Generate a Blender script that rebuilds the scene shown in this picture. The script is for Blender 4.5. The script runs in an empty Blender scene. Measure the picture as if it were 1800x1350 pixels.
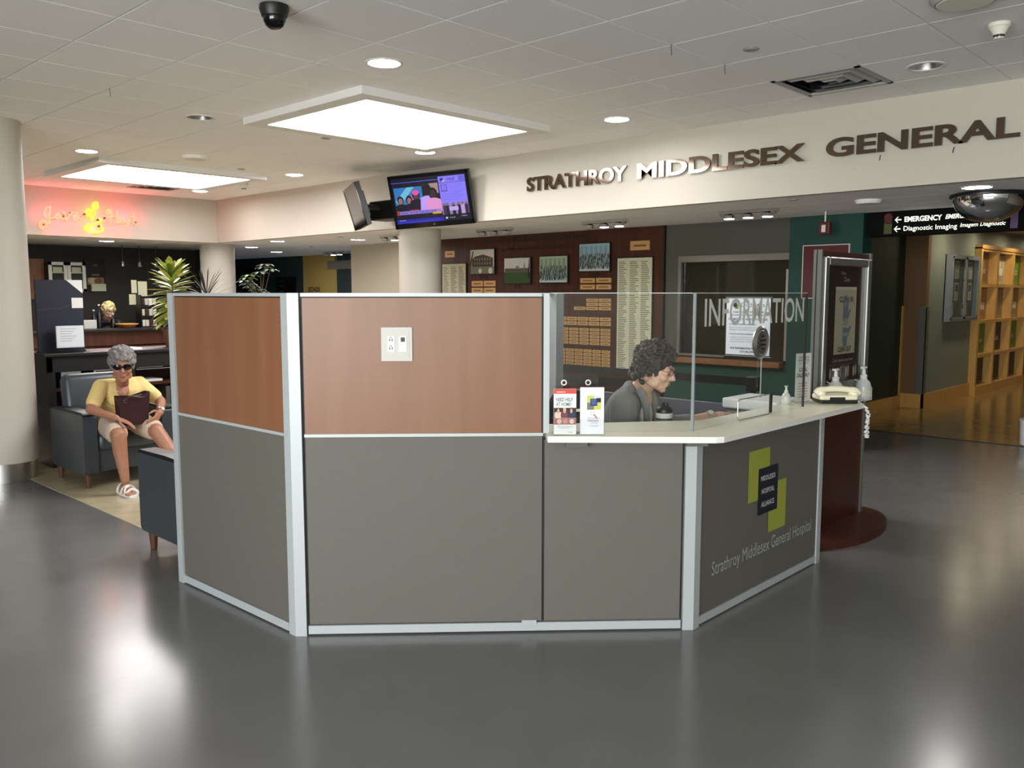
import bpy, bmesh, math, random
from mathutils import Vector, Matrix
R = math.radians
random.seed(7)
SC = bpy.context.scene
COL = SC.collection

# ---------------------------------------------------------------- camera
EYE = 1.60                      # camera height
AZ = R(43.618)                  # heading, measured from +X
PITCH = R(6.056)
cam_d = bpy.data.cameras.new('camera'); cam = bpy.data.objects.new('camera', cam_d); COL.objects.link(cam)
cam_d.sensor_fit = 'HORIZONTAL'; cam_d.sensor_width = 36.0; cam_d.lens = 36.0*1508/1800
cam_d.clip_start = 0.05; cam_d.clip_end = 100
cam.location = (0, 0, EYE)
cam.rotation_euler = (R(90)-PITCH, 0, AZ-R(90))
SC.camera = cam
# ---------------------------------------------------------------- world, daylight, exposure
SC.view_settings.view_transform = 'Standard'; SC.view_settings.look = 'None'
SC.view_settings.gamma = 1.0; SC.view_settings.use_curve_mapping = False
SC.view_settings.exposure = 0.47
world = bpy.data.worlds.new('world'); SC.world = world; world.use_nodes = True
bg = world.node_tree.nodes['Background']; bg.inputs[0].default_value = (0.62, 0.74, 0.9, 1); bg.inputs[1].default_value = 1.0
SC.cycles.max_bounces = 8; SC.cycles.diffuse_bounces = 4; SC.cycles.glossy_bounces = 4
SC.cycles.transparent_max_bounces = 16; SC.cycles.transmission_bounces = 6
SC.cycles.caustics_reflective = False; SC.cycles.caustics_refractive = False
SC.cycles.sample_clamp_indirect = 4.0
SC.cycles.use_denoising = True
def area(name, loc, rot, sx, sy, power, color):
    l = bpy.data.lights.new(name, 'AREA'); l.shape = 'RECTANGLE'; l.size = sx; l.size_y = sy
    l.energy = power; l.color = color
    o = bpy.data.objects.new(name, l); COL.objects.link(o); o.location = loc; o.rotation_euler = rot
    return o
# daylight entering by the glazed entrance front behind the camera
area('entrance_window_west_offscreen', (-4.75, -1.0, 1.6), (0, R(-90), 0), 2.3, 7.1, 670, (1.0, 0.975, 0.95))

# ---------------------------------------------------------------- helpers
def lin(c):
    c = c/255.0
    return c/12.92 if c <= 0.04045 else ((c+0.055)/1.055)**2.4
def S(r, g, b): return (lin(r), lin(g), lin(b))
MATS = {}
def mat(name, col, rough=0.5, metal=0.0, noise=0.0, nscale=20.0, bump=0.0, bscale=60.0, spec=0.5, emit=None, estr=0.0, stretch=None, rnoise=0.0, coat=0.0):
    m = bpy.data.materials.new(name); m.use_nodes = True; MATS[name] = m
    nt = m.node_tree; p = nt.nodes['Principled BSDF']
    p.inputs['Base Color'].default_value = (*col, 1); p.inputs['Roughness'].default_value = rough
    p.inputs['Metallic'].default_value = metal; p.inputs['Specular IOR Level'].default_value = spec
    if coat: p.inputs['Coat Weight'].default_value = coat; p.inputs['Coat Roughness'].default_value = 0.1
    if emit: p.inputs['Emission Color'].default_value = (*emit, 1); p.inputs['Emission Strength'].default_value = estr
    if noise or bump or rnoise:
        tc = nt.nodes.new('ShaderNodeTexCoord'); mp = nt.nodes.new('ShaderNodeMapping')
        nt.links.new(tc.outputs['Object'], mp.inputs[0])
        if stretch: mp.inputs['Scale'].default_value = stretch
    if noise or rnoise:
        n = nt.nodes.new('ShaderNodeTexNoise'); n.inputs['Scale'].default_value = nscale; n.inputs['Detail'].default_value = 5
        nt.links.new(mp.outputs[0], n.inputs[0])
    if noise:
        cr = nt.nodes.new('ShaderNodeValToRGB')
        cr.color_ramp.elements[0].position = 0.3; cr.color_ramp.elements[1].position = 0.7
        cr.color_ramp.elements[0].color = (*[max(0, c*(1-noise)) for c in col], 1)
        cr.color_ramp.elements[1].color = (*[min(1, c*(1+noise)) for c in col], 1)
        nt.links.new(n.outputs[0], cr.inputs[0]); nt.links.new(cr.outputs[0], p.inputs['Base Color'])
    if rnoise:
        mr = nt.nodes.new('ShaderNodeMapRange'); mr.inputs[3].default_value = rough-rnoise; mr.inputs[4].default_value = rough+rnoise
        nt.links.new(n.outputs[0], mr.inputs[0]); nt.links.new(mr.outputs[0], p.inputs['Roughness'])
    if bump:
        b = nt.nodes.new('ShaderNodeTexNoise'); b.inputs['Scale'].default_value = bscale; b.inputs['Detail'].default_value = 4
        nt.links.new(mp.outputs[0], b.inputs[0])
        bn = nt.nodes.new('ShaderNodeBump'); bn.inputs['Strength'].default_value = bump; bn.inputs['Distance'].default_value = 0.01
        nt.links.new(b.outputs[0], bn.inputs['Height']); nt.links.new(bn.outputs[0], p.inputs['Normal'])
    return m
def emis(name, col, s):
    m = bpy.data.materials.new(name); m.use_nodes = True; MATS[name] = m
    nt = m.node_tree; nt.nodes.clear()
    e = nt.nodes.new('ShaderNodeEmission'); e.inputs[0].default_value = (*col, 1); e.inputs[1].default_value = s
    o = nt.nodes.new('ShaderNodeOutputMaterial'); nt.links.new(e.outputs[0], o.inputs[0]); return m
def woodmat(name, c1, c2, rough=0.4, scale=3.0, stretch=(6, 6, 0.5), spec=0.4):
    m = mat(name, c1, rough, spec=spec); nt = m.node_tree; p = nt.nodes['Principled BSDF']
    tc = nt.nodes.new('ShaderNodeTexCoord'); mp = nt.nodes.new('ShaderNodeMapping'); mp.inputs['Scale'].default_value = stretch
    n = nt.nodes.new('ShaderNodeTexNoise'); n.inputs['Scale'].default_value = scale; n.inputs['Detail'].default_value = 6; n.inputs['Distortion'].default_value = 0.4
    cr = nt.nodes.new('ShaderNodeValToRGB'); cr.color_ramp.elements[0].position = 0.3; cr.color_ramp.elements[1].position = 0.72
    cr.color_ramp.elements[0].color = (*c1, 1); cr.color_ramp.elements[1].color = (*c2, 1)
    nt.links.new(tc.outputs['Object'], mp.inputs[0]); nt.links.new(mp.outputs[0], n.inputs[0])
    nt.links.new(n.outputs[0], cr.inputs[0]); nt.links.new(cr.outputs[0], p.inputs['Base Color']); return m
def glassmat(name, tint=(0.965, 0.985, 0.975), gloss=1.0, rough=0.02):
    m = bpy.data.materials.new(name); m.use_nodes = True; MATS[name] = m
    nt = m.node_tree; nt.nodes.clear()
    t = nt.nodes.new('ShaderNodeBsdfTransparent'); t.inputs[0].default_value = (*tint, 1)
    g = nt.nodes.new('ShaderNodeBsdfGlossy'); g.inputs[0].default_value = (gloss, gloss, gloss, 1); g.inputs[1].default_value = rough
    lw = nt.nodes.new('ShaderNodeLayerWeight'); lw.inputs[0].default_value = 0.5
    pw = nt.nodes.new('ShaderNodeMath'); pw.operation = 'POWER'; pw.inputs[1].default_value = 4.0; nt.links.new(lw.outputs['Facing'], pw.inputs[0])
    f = nt.nodes.new('ShaderNodeMath'); f.operation = 'MULTIPLY_ADD'; f.inputs[1].default_value = 0.5; f.inputs[2].default_value = 0.012; nt.links.new(pw.outputs[0], f.inputs[0])
    x = nt.nodes.new('ShaderNodeMixShader'); o = nt.nodes.new('ShaderNodeOutputMaterial')
    nt.links.new(f.outputs[0], x.inputs[0]); nt.links.new(t.outputs[0], x.inputs[1]); nt.links.new(g.outputs[0], x.inputs[2])
    nt.links.new(x.outputs[0], o.inputs[0]); return m
def printmat(name, emission=0.0, rough=0.5):
    m = mat(name, (1, 1, 1), rough); nt = m.node_tree; p = nt.nodes['Principled BSDF']
    a = nt.nodes.new('ShaderNodeAttribute'); a.attribute_name = 'ink'
    if emission:
        p.inputs['Base Color'].default_value = (0.01, 0.01, 0.012, 1)
        nt.links.new(a.outputs['Color'], p.inputs['Emission Color']); p.inputs['Emission Strength'].default_value = emission
    else: nt.links.new(a.outputs['Color'], p.inputs['Base Color'])
    return m

def V(*a): return Vector(a)
def lerp(a, b, t): return a+(b-a)*t
class MB:
    def __init__(s): s.v = []; s.f = []
    def add(s, vs, fs):
        o = len(s.v); s.v += [tuple(p) for p in vs]; s.f += [tuple(i+o for i in q) for q in fs]; return s
    def box(s, lo, hi):
        x0, y0, z0 = lo; x1, y1, z1 = hi
        return s.add([(x0,y0,z0),(x1,y0,z0),(x1,y1,z0),(x0,y1,z0),(x0,y0,z1),(x1,y0,z1),(x1,y1,z1),(x0,y1,z1)],
                     [(0,3,2,1),(4,5,6,7),(0,1,5,4),(1,2,6,5),(2,3,7,6),(3,0,4,7)])
    def obox(s, c, u, v, w):      # centre and three half-axes
        c, u, v, w = map(Vector, (c, u, v, w))
        if u.cross(v).dot(w) < 0: w = -w
        return s.add([c-u-v-w, c+u-v-w, c+u+v-w, c-u+v-w, c-u-v+w, c+u-v+w, c+u+v+w, c-u+v+w],
                     [(0,3,2,1),(4,5,6,7),(0,1,5,4),(1,2,6,5),(2,3,7,6),(3,0,4,7)])
    def rbox(s, lo, hi, r=0.01, seg=2):
        bm = bmesh.new(); bmesh.ops.create_cube(bm, size=1)
        for vv in bm.verts:
            for k in range(3): vv.co[k] = lerp(lo[k], hi[k], vv.co[k]+0.5)
        r = min(r, 0.49*min(abs(hi[k]-lo[k]) for k in range(3)))
        bmesh.ops.bevel(bm, geom=list(bm.edges), offset=r, segments=seg, profile=0.5, affect='EDGES')
        s.bm(bm); return s
    def bm(s, bm, M=None):
        bm.verts.index_update()
        s.add([(M @ q.co) if M else q.co.copy() for q in bm.verts], [[q.index for q in f.verts] for f in bm.faces]); bm.free(); return s
    def tube(s, pts, r, n=8, closed=False, caps=True, flat=None):
        pts = [Vector(p) for p in pts]; m = len(pts); rr = r if isinstance(r, (list, tuple)) else [r]*m
        up = None; rings = []
        for i, p in enumerate(pts):
            a = pts[i-1] if (i > 0 or closed) else p; b = pts[(i+1) % m] if (i < m-1 or closed) else p
            t = (b-a)
            if t.length < 1e-9: t = Vector((0, 0, 1))
            t.normalize()
            if up is None: up = Vector((0, 0, 1)) if abs(t.z) < 0.9 else Vector((1, 0, 0))
            x = up-t*up.dot(t)
            if x.length < 1e-6: x = t.orthogonal()
            x.normalize(); y = t.cross(x); up = x
            k2 = flat if flat else 1.0
            rings.append([p+x*math.cos(2*math.pi*k/n)*rr[i]+y*math.sin(2*math.pi*k/n)*rr[i]*k2 for k in range(n)])
        vs = [q for g in rings for q in g]; fs = []
        for i in range(m if closed else m-1):
            a = i*n; b = ((i+1) % m)*n
            for k in range(n): fs.append((a+k, a+(k+1) % n, b+(k+1) % n, b+k))
        if caps and not closed: fs.append(tuple(range(n-1, -1, -1))); fs.append(tuple((m-1)*n+k for k in range(n)))
        return s.add(vs, fs)
    def cyl(s, p0, p1, r0, r1=None, n=16): return s.tube([p0, p1], [r0, r0 if r1 is None else r1], n)
    def lathe(s, prof, c=(0, 0, 0), n=24, axis=None, caps=False):
        c = Vector(c); vs = []; fs = []; m = len(prof)
        A = Matrix.Identity(3) if axis is None else Vector((0, 0, 1)).rotation_difference(Vector(axis)).to_matrix()
        for (r, z) in prof:
            for k in range(n): vs.append(c+A @ Vector((r*math.cos(2*math.pi*k/n), r*math.sin(2*math.pi*k/n), z)))
        for i in range(m-1):
            for k in range(n): fs.append((i*n+k, i*n+(k+1) % n, (i+1)*n+(k+1) % n, (i+1)*n+k))
        if caps and prof[0][0] > 1e-6: fs.append(tuple(range(n-1, -1, -1)))
        if caps and prof[-1][0] > 1e-6: fs.append(tuple((m-1)*n+k for k in range(n)))
        return s.add(vs, fs)
    def ell(s, c, r, n=16, m=10, M=None):
        c = Vector(c); vs = []; fs = []
        for i in range(m+1):
            th = math.pi*i/m
            for k in range(n):
                q = Vector((r[0]*math.sin(th)*math.cos(2*math.pi*k/n), r[1]*math.sin(th)*math.sin(2*math.pi*k/n), r[2]*math.cos(th)))
                vs.append(c+(M @ q if M else q))
        for i in range(m):
            for k in range(n): fs.append((i*n+k, (i+1)*n+k, (i+1)*n+(k+1) % n, i*n+(k+1) % n))
        return s.add(vs, fs)
    def cap(s, p0, p1, r0, r1=None, n=12):      # closed rounded cone
        r1 = r0 if r1 is None else r1; p0 = Vector(p0); p1 = Vector(p1)
        s.ell(p0, (r0,)*3, n, 8); s.ell(p1, (r1,)*3, n, 8)
        if (p1-p0).length > 1e-6: s.tube([p0, p1], [r0, r1], n)
        return s
    def prism(s, poly, z0, z1):
        n = len(poly); ar = sum(poly[i][0]*poly[(i+1) % n][1]-poly[(i+1) % n][0]*poly[i][1] for i in range(n))
        if ar < 0: poly = poly[::-1]
        return s.add([(x, y, z0) for x, y in poly]+[(x, y, z1) for x, y in poly],
                     [tuple(range(n-1, -1, -1)), tuple(range(n, 2*n))]+[(i, (i+1) % n, n+(i+1) % n, n+i) for i in range(n)])
    def fprism(s, poly, o, u, v, d0, d1):        # polygon in a u,v frame, extruded along the normal
        o, u, v = Vector(o), Vector(u), Vector(v); w = u.cross(v); t = MB().prism(poly, d0, d1)
        return s.add([o+u*a+v*b+w*c for a, b, c in t.v], t.f)
def rrect(x0, y0, x1, y1, r, n=4):
    out = []
    for cx, cy, a0 in ((x1-r, y0+r, -90), (x1-r, y1-r, 0), (x0+r, y1-r, 90), (x0+r, y0+r, 180)):
        for k in range(n+1):
            a = R(a0+90*k/n); out.append((cx+r*math.cos(a), cy+r*math.sin(a)))
    return out
def circ(cx, cy, r, n=24, ry=None):
    return [(cx+r*math.cos(2*math.pi*k/n), cy+(ry or r)*math.sin(2*math.pi*k/n)) for k in range(n)]

def wm(o):
    M = Matrix.Identity(4)
    while o is not None:
        M = Matrix.LocRotScale(o.location, o.rotation_euler, o.scale) @ M; o = o.parent
    return M
def link(name, me, m, parent=None, smooth=None, kind=None):
    if m is not None and not me.materials: me.materials.append(MATS[m] if isinstance(m, str) else m)
    if smooth is not None:
        me.shade_smooth()
        if smooth < 180: me.set_sharp_from_angle(angle=R(smooth))
    o = bpy.data.objects.new(name, me); COL.objects.link(o)
    if parent is not None: o.parent = parent
    if kind: o['kind'] = kind
    return o
def obj(name, mb, m, parent=None, smooth=None, world=False, kind=None, flip=False):
    """one mesh object; coordinates are in the root thing's space, or in world space with world=True"""
    me = bpy.data.meshes.new(name); vs = mb.v
    if world and parent is not None:
        I = wm(parent).inverted(); vs = [I @ Vector(p) for p in vs]
    me.from_pydata([tuple(p) for p in vs], [], mb.f); me.validate(); me.update()
    return link(name, me, m, parent, smooth, kind)
def thing(name, label, cat, loc=(0, 0, 0), rz=0.0, group=None):
    o = bpy.data.objects.new(name, None); COL.objects.link(o); o.empty_display_size = 0.1
    o.location = loc; o.rotation_euler = (0, 0, rz); return tag(o, label, cat, group)
def tag(o, label, cat, group=None):
    o['label'] = label; o['category'] = cat
    if group: o['group'] = group
    return o
def struct(name, mb, m, parent=None, smooth=None, label=None):
    o = obj(name, mb, m, parent, smooth)
    if parent is None:
        o['kind'] = 'structure'
        if label: o['label'] = label
    return o
def dup(root, loc, rz=None, label=None, group=None):
    r = root.copy(); COL.objects.link(r); r.location = loc
    if rz is not None: r.rotation_euler = (0, 0, rz)
    if label: r['label'] = label
    if group: r['group'] = group
    for ch in list(root.children):
        c = ch.copy(); COL.objects.link(c); c.parent = r
        for g in list(ch.children):
            d = g.copy(); COL.objects.link(d); d.parent = c
    return r
# ---- lettering
_tc = {}
def raw_text(s, bold=0.0, res=3, spacing=1.0):
    key = (s, bold, res, spacing)
    if key not in _tc:
        cu = bpy.data.curves.new('t', 'FONT'); cu.body = s; cu.size = 1.0; cu.offset = bold; cu.resolution_u = res; cu.fill_mode = 'FRONT'
        cu.space_character = spacing
        ob = bpy.data.objects.new('t', cu); me = bpy.data.meshes.new_from_object(ob)
        _tc[key] = ([v.co.copy() for v in me.vertices], [list(p.vertices) for p in me.polygons])
        bpy.data.objects.remove(ob); bpy.data.curves.remove(cu); bpy.data.meshes.remove(me)
    return _tc[key]
CAPH = max(v.y for v in raw_text('H')[0])
def fit_text(s, h, w=None, bold=0.0, align='l', res=3, shear=0.0, spacing=1.0):
    vs, fs = raw_text(s, bold, res, spacing); k = h/CAPH
    if not vs: return [], []
    x0 = min(v.x for v in vs); x1 = max(v.x for v in vs); kx = (w/(x1-x0)) if w else k
    W = (x1-x0)*kx; dx = {'l': 0, 'c': -W/2, 'r': -W}[align]
    return [((v.x-x0)*kx+dx+shear*v.y*k, v.y*k) for v in vs], fs
def text(name, s, o, u, v, h, m, parent=None, w=None, bold=0.0, depth=0.0, align='l', world=True, shear=0.0, off=0.0015, res=3):
    p2, fs = fit_text(s, h, w, bold, align, res, shear); o, u, v = Vector(o), Vector(u), Vector(v); nn = u.cross(v)
    mb = MB(); n = len(p2)
    if depth <= 0: mb.add([o+u*a+v*b+nn*off for a, b in p2], fs)
    else: solid_text(mb, p2, fs, o, u, v, nn, off, depth)
    return obj(name, mb, m, parent, world=world)
def solid_text(mb, p2, fs, o, u, v, nn, off, depth):
    n = len(p2); e = {}
    for f in fs:
        for i in range(len(f)):
            a, b = f[i], f[(i+1) % len(f)]; e[(a, b)] = e.get((a, b), 0)+1
    side = [(a, b, b+n, a+n) for (a, b) in e if (b, a) not in e]
    mb.add([o+u*a+v*b+nn*(off+depth) for a, b in p2]+[o+u*a+v*b+nn*off for a, b in p2], [tuple(f) for f in fs]+[(d[1], d[0], d[3], d[2]) for d in side])
def islands(p2, fs):
    par = list(range(len(p2)))
    def find(a):
        while par[a] != a: par[a] = par[par[a]]; a = par[a]
        return a
    key = {}
    for i, q in enumerate(p2):
        kk = (round(q[0], 5), round(q[1], 5))
        if kk in key: par[find(i)] = find(key[kk])
        key.setdefault(kk, i)
    for f in fs:
        for i in f[1:]: par[find(i)] = find(f[0])
    g = {}
    for f in fs: g.setdefault(find(f[0]), []).append(f)
    out = []
    for k, ff in g.items():
        idx = sorted({i for f in ff for i in f}); mp = {a: b for b, a in enumerate(idx)}
        out.append(([p2[i] for i in idx], [[mp[i] for i in f] for f in ff]))
    out.sort(key=lambda t: min(p[0] for p in t[0])); return out
# ---- flat print: coloured polygons in a u,v frame, later polygons lie a hair above earlier ones
def printed(name, polys, o, u, v, m, parent=None, world=True, off=0.001, step=0.00025):
    o, u, v = Vector(o), Vector(u), Vector(v); nn = u.cross(v); mb = MB(); cols = []
    for k, (poly, c) in enumerate(polys):
        d = off+step*k if step else off
        if isinstance(poly, tuple) and poly[0] == 'text':
            _, s, x, y, h, w, b, al = poly; p2, fs = fit_text(s, h, w, b, al, 2)
            mb.add([o+u*(x+a)+v*(y+bb)+nn*d for a, bb in p2], fs); cols += [c]*len(fs)
        else:
            n = len(poly); ar = sum(poly[i][0]*poly[(i+1) % n][1]-poly[(i+1) % n][0]*poly[i][1] for i in range(n))
            if ar < 0: poly = poly[::-1]
            mb.add([o+u*a+v*b+nn*d for a, b in poly], [tuple(range(n))]); cols.append(c)
    ob = obj(name, mb, m, parent, world=world); me = ob.data
    at = me.color_attributes.new('ink', 'FLOAT_COLOR', 'CORNER')
    if len(me.polygons) == len(cols):
        for p, c in zip(me.polygons, cols):
            for li in p.loop_indices: at.data[li].color = (*c, 1)
    return ob
def rc(x0, y0, x1, y1): return [(x0, y0), (x1, y0), (x1, y1), (x0, y1)]
def T(s, x, y, h, w=None, b=0.0, al='l'): return ('text', s, x, y, h, w, b, al)
UX, UNY, UZ = V(1, 0, 0), V(0, -1, 0), V(0, 0, 1)     # right-hand directions of walls facing -Y and facing -X

# ---------------------------------------------------------------- materials
mat('floor_grey', S(108, 108, 108), 0.22, noise=0.05, nscale=3, bump=0.003, bscale=2.5, rnoise=0.03, spec=0.6)
mat('floor_beige', S(190, 178, 148), 0.22, noise=0.10, nscale=7, bump=0.01, bscale=4)
mat('floor_wood', S(170, 140, 92), 0.16, noise=0.12, nscale=5, bump=0.01, bscale=4)
mat('tile_white', S(244, 243, 243), 0.85, noise=0.03, nscale=120, bump=0.08, bscale=300)
mat('grid_white', S(165, 164, 161), 0.6)
mat('grid_bar', S(222, 221, 219), 0.7)
mat('plate_white', S(192, 190, 184), 0.45)
mat('sign_black', S(9, 9, 10), 0.8, spec=0.15)
mat('sign_olive', S(76, 82, 34), 0.6)
mat('plenum', S(60, 60, 60), 0.9)
mat('wall_cream', S(191, 186, 174), 0.65, bump=0.02, bscale=200)
mat('wall_white', S(172, 166, 164), 0.65, bump=0.02, bscale=200)
mat('wall_beige', S(176, 168, 150), 0.7)
mat('wall_teal', S(16, 62, 55), 0.6, noise=0.04, nscale=3)
mat('wall_darkteal', S(48, 66, 66), 0.6)
mat('wall_dark', S(46, 43, 37), 0.7)
mat('wall_grey', S(80, 80, 72), 0.7)
mat('wall_green', S(44, 58, 44), 0.6)
mat('wall_brown', S(128, 98, 66), 0.6)
mat('wall_sage', S(138, 148, 138), 0.6)
mat('wall_yellow', S(196, 168, 96), 0.65)
mat('column', S(196, 191, 180), 0.55, bump=0.03, bscale=250)
mat('steel', S(186, 186, 184), 0.30, 1.0)
mat('chrome', S(220, 220, 222), 0.08, 1.0)
mat('darksteel', S(60, 60, 62), 0.35, 1.0)
mat('alu', S(150, 156, 160), 0.38, 0.3)
mat('kiosk_alu', S(112, 112, 108), 0.45, 0.2)
mat('kiosk_frame', S(128, 128, 124), 0.33, 0.6)
mat('alu_white', S(178, 184, 188), 0.42, 0.15)
mat('black_gap', S(22, 22, 23), 0.6)
mat('black', S(18, 18, 20), 0.45)
mat('black_gloss', S(12, 12, 14), 0.12)
mat('panel_grey', S(96, 93, 87), 0.62, noise=0.05, nscale=140, bump=0.05, bscale=500)
mat('panel_dark', S(84, 80, 72), 0.62, noise=0.05, nscale=140, bump=0.05, bscale=500)
woodmat('panel_wood', S(122, 81, 56), S(134, 92, 67), 0.36, 1.6, (5, 5, 0.5))
woodmat('cherry', S(58, 30, 21), S(80, 44, 31), 0.4, 2.5, (8, 8, 0.6))
woodmat('cherry_dark', S(58, 26, 18), S(74, 36, 26), 0.35, 2.5, (8, 8, 0.6))
woodmat('maple', S(206, 160, 88), S(222, 178, 106), 0.4, 2.5, (6, 6, 0.6))
woodmat('leg_wood', S(80, 54, 39), S(98, 68, 50), 0.4, 8, (6, 6, 0.6))
woodmat('sill_wood', S(120, 78, 48), S(142, 96, 62), 0.45, 3, (6, 0.6, 6))
mat('laminate', S(240, 236, 216), 0.32, noise=0.015, nscale=150)
mat('laminate_edge', S(232, 232, 228), 0.35)
glassmat('glass'); glassmat('acrylic', (0.95, 0.96, 0.97)); glassmat('glass_dark', (0.75, 0.75, 0.72))
mat('blind', S(92, 86, 70), 0.8)
mat('frost', S(196, 198, 192), 0.6)
mat('fixture_white', S(232, 230, 228), 0.6)
mat('white', S(226, 226, 224), 0.45); mat('offwhite', S(224, 222, 210), 0.4); mat('white_paper', S(240, 240, 240), 0.7)
mat('cream_plastic', S(232, 226, 200), 0.3)
printmat('print'); printmat('print_gloss', rough=0.2); printmat('screen', 0.68, 0.15)
mat('leather', S(54, 60, 67), 0.34, noise=0.06, nscale=60, bump=0.06, bscale=220)
mat('leather_dark', S(20, 22, 25), 0.42, spec=0.3)
mat('bronze', S(128, 112, 98), 0.09, 1.0)
mat('letter_side', S(70, 62, 54), 0.4, 0.6)
mat('skin', S(164, 114, 90), 0.5, noise=0.10, nscale=45, bump=0.03, bscale=120)
mat('skin_pale', S(206, 164, 142), 0.5, noise=0.06, nscale=45, bump=0.02, bscale=120)
mat('hair_grey', S(128, 124, 121), 0.55, noise=0.45, nscale=70, bump=0.9, bscale=90)
mat('hair_dark', S(54, 47, 41), 0.5, noise=0.6, nscale=55, bump=1.0, bscale=110)
mat('hair_blond', S(204, 184, 130), 0.6, noise=0.2, nscale=60)
mat('shirt_yellow', S(236, 208, 140), 0.85, bump=0.15, bscale=350)
mat('shorts', S(196, 176, 160), 0.85, bump=0.15, bscale=300)
mat('cardigan', S(128, 126, 126), 0.9, bump=0.25, bscale=300)
mat('top_white', S(216, 212, 204), 0.85)
mat('bag_brown', S(52, 28, 30), 0.35, bump=0.1, bscale=200)
mat('lips', S(146, 92, 80), 0.5)
mat('leaf_yellow', S(196, 196, 84), 0.4, noise=0.35, nscale=14); mat('leaf_green', S(96, 128, 48), 0.4, noise=0.3, nscale=14)
mat('leaf_dark', S(48, 76, 44), 0.4, noise=0.3, nscale=20); mat('leaf_purple', S(48, 38, 42), 0.5); mat('stem', S(92, 76, 50), 0.7)
mat('terracotta', S(120, 72, 50), 0.6); mat('soil', S(40, 30, 22), 0.9)
mat('gel', S(210, 214, 212), 0.15); mat('red', S(190, 36, 30), 0.4); mat('darkred', S(84, 26, 30), 0.5)
mat('navy', S(30, 34, 52), 0.5); mat('olive', S(140, 152, 60), 0.55); mat('steel_mirror', S(210, 212, 215), 0.03, 1.0)
mat('gold_plaque', S(206, 166, 110), 0.4, 0.3); mat('list_cream', S(204, 204, 176), 0.45); mat('ink_dark', S(40, 34, 28), 0.6); mat('ink_grey', S(110, 108, 92), 0.6)
mat('ink_brown', S(122, 86, 52), 0.6)
emis('panel_light', (1.0, 0.97, 0.98), 13.0)
emis('lamp_white', (1.0, 0.96, 0.92), 110.0)
emis('lamp_warm', (1.0, 0.84, 0.58), 85.0)
emis('neon_red', (1.0, 0.40, 0.20), 1.25); emis('neon_yellow', (1.0, 0.82, 0.06), 1.6)
emis('sign_white', (1.0, 1.0, 0.86), 1.1)
emis('spot_lamp', (1.0, 0.95, 0.85), 12.0)
# ================================================================ STRUCTURE
ZC, ZB = 3.033, 2.385            # upper ceiling, lower ceiling
XB, YJ = 6.66, 12.72             # faces of the two bulkheads
XW = 8.60                        # donor wall
PX, PY, GX, GY = 0.605, 0.607, 3.165, 2.285
struct('floor', MB().box((-5, -5, -0.2), (10.1, 20, 0)), 'floor_grey')
struct('floor_lounge', MB().box((2.40, 4.7, -0.001), (6.6, 12.9, 0.003)), 'floor_beige')
struct('floor_corridor', MB().box((10.1, -1, -0.2), (20.2, 6, 0.003)), 'floor_wood')
struct('trim_floor', MB().box((10.085, -1, 0), (10.115, 4.3, 0.006)), 'black_gap')

# --- ceilings: slab above, T-bar grid, one object for each tile
def fwd(x, y): return x*math.cos(AZ)+y*math.sin(AZ)
def rgt(x, y): return x*math.sin(AZ)-y*math.cos(AZ)
def seen(x, y, z, m=0.55):
    d = fwd(x, y)
    if d < 1.0: return False
    py = 515-(z-EYE)*1516/d; px = 900+rgt(x, y)*1508/d
    mg = m*1508/d
    return -mg < px < 1800+mg and -mg < py < 1350
def tile_mesh(name, hole=0.0, w=0.0):
    hx, hy, b, t = (PX-0.008)/2, (PY-0.008)/2, 0.0008, 0.016
    if not hole:
        mb = MB(); vs = [(-hx+b,-hy+b,0),(hx-b,-hy+b,0),(hx-b,hy-b,0),(-hx+b,hy-b,0),(-hx,-hy,b),(hx,-hy,b),(hx,hy,b),(-hx,hy,b),(-hx,-hy,t),(hx,-hy,t),(hx,hy,t),(-hx,hy,t)]
        fs = [(3,2,1,0)]
        for a in (0, 4): fs += [(a+i, a+(i+1) % 4, a+4+(i+1) % 4, a+4+i) for i in range(4)]
        fs.append((8,9,10,11)); mb.add(vs, fs)
    else:
        mb = MB(); n = 24; vs = []; fs = []
        for z, (ex, ey) in ((0, (hx-b, hy-b)), (b, (hx, hy)), (t, (hx, hy))):
            for k in range(n):
                a = 2*math.pi*k/n; c, s = math.cos(a), math.sin(a); q = 1/max(abs(c), abs(s)); vs.append((ex*c*q, ey*s*q, z))
        for z in (0, t):
            for k in range(n):
                a = 2*math.pi*k/n; vs.append((hole*math.cos(a), hole*math.sin(a), z))
        for k in range(n):
            j = (k+1) % n
            fs += [(k, j, n+j, n+k), (n+k, n+j, 2*n+j, 2*n+k), (2*n+k, 2*n+j, 4*n+j, 4*n+k), (k, 3*n+k, 3*n+j, j), (3*n+k, 4*n+k, 4*n+j, 3*n+j)]
        mb.add(vs, fs)
    me = bpy.data.meshes.new(name); me.from_pydata(mb.v, [], mb.f); me.update(); me.materials.append(MATS['tile_white']); return me
T_PLAIN = tile_mesh('ceiling_tile'); T_HOLE = tile_mesh('ceiling_tile_cut', 0.108)
def cell(x, y): return (math.floor((x-GX)/PX), math.floor((y-GY)/PY))
def cellc(i, j): return (GX+(i+0.5)*PX, GY+(j+0.5)*PY)
UP_DL = [(3.467,4.41,1,'beside the near panel light on the desk side'),(5.887,6.84,1,'between the panel light and the television'),(5.887,4.41,1,'over the middle of the hospital name lettering'),
         (3.467,6.84,0,'beside the near light panel'),(3.467,9.27,1,'next to the tall round column'),(5.887,11.69,1,'near the corner of the two bulkheads'),
         (5.887,9.27,1,'between the two panel lights and bulkhead'),(5.887,1.98,0,'beside the ceiling air vent')]
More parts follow.
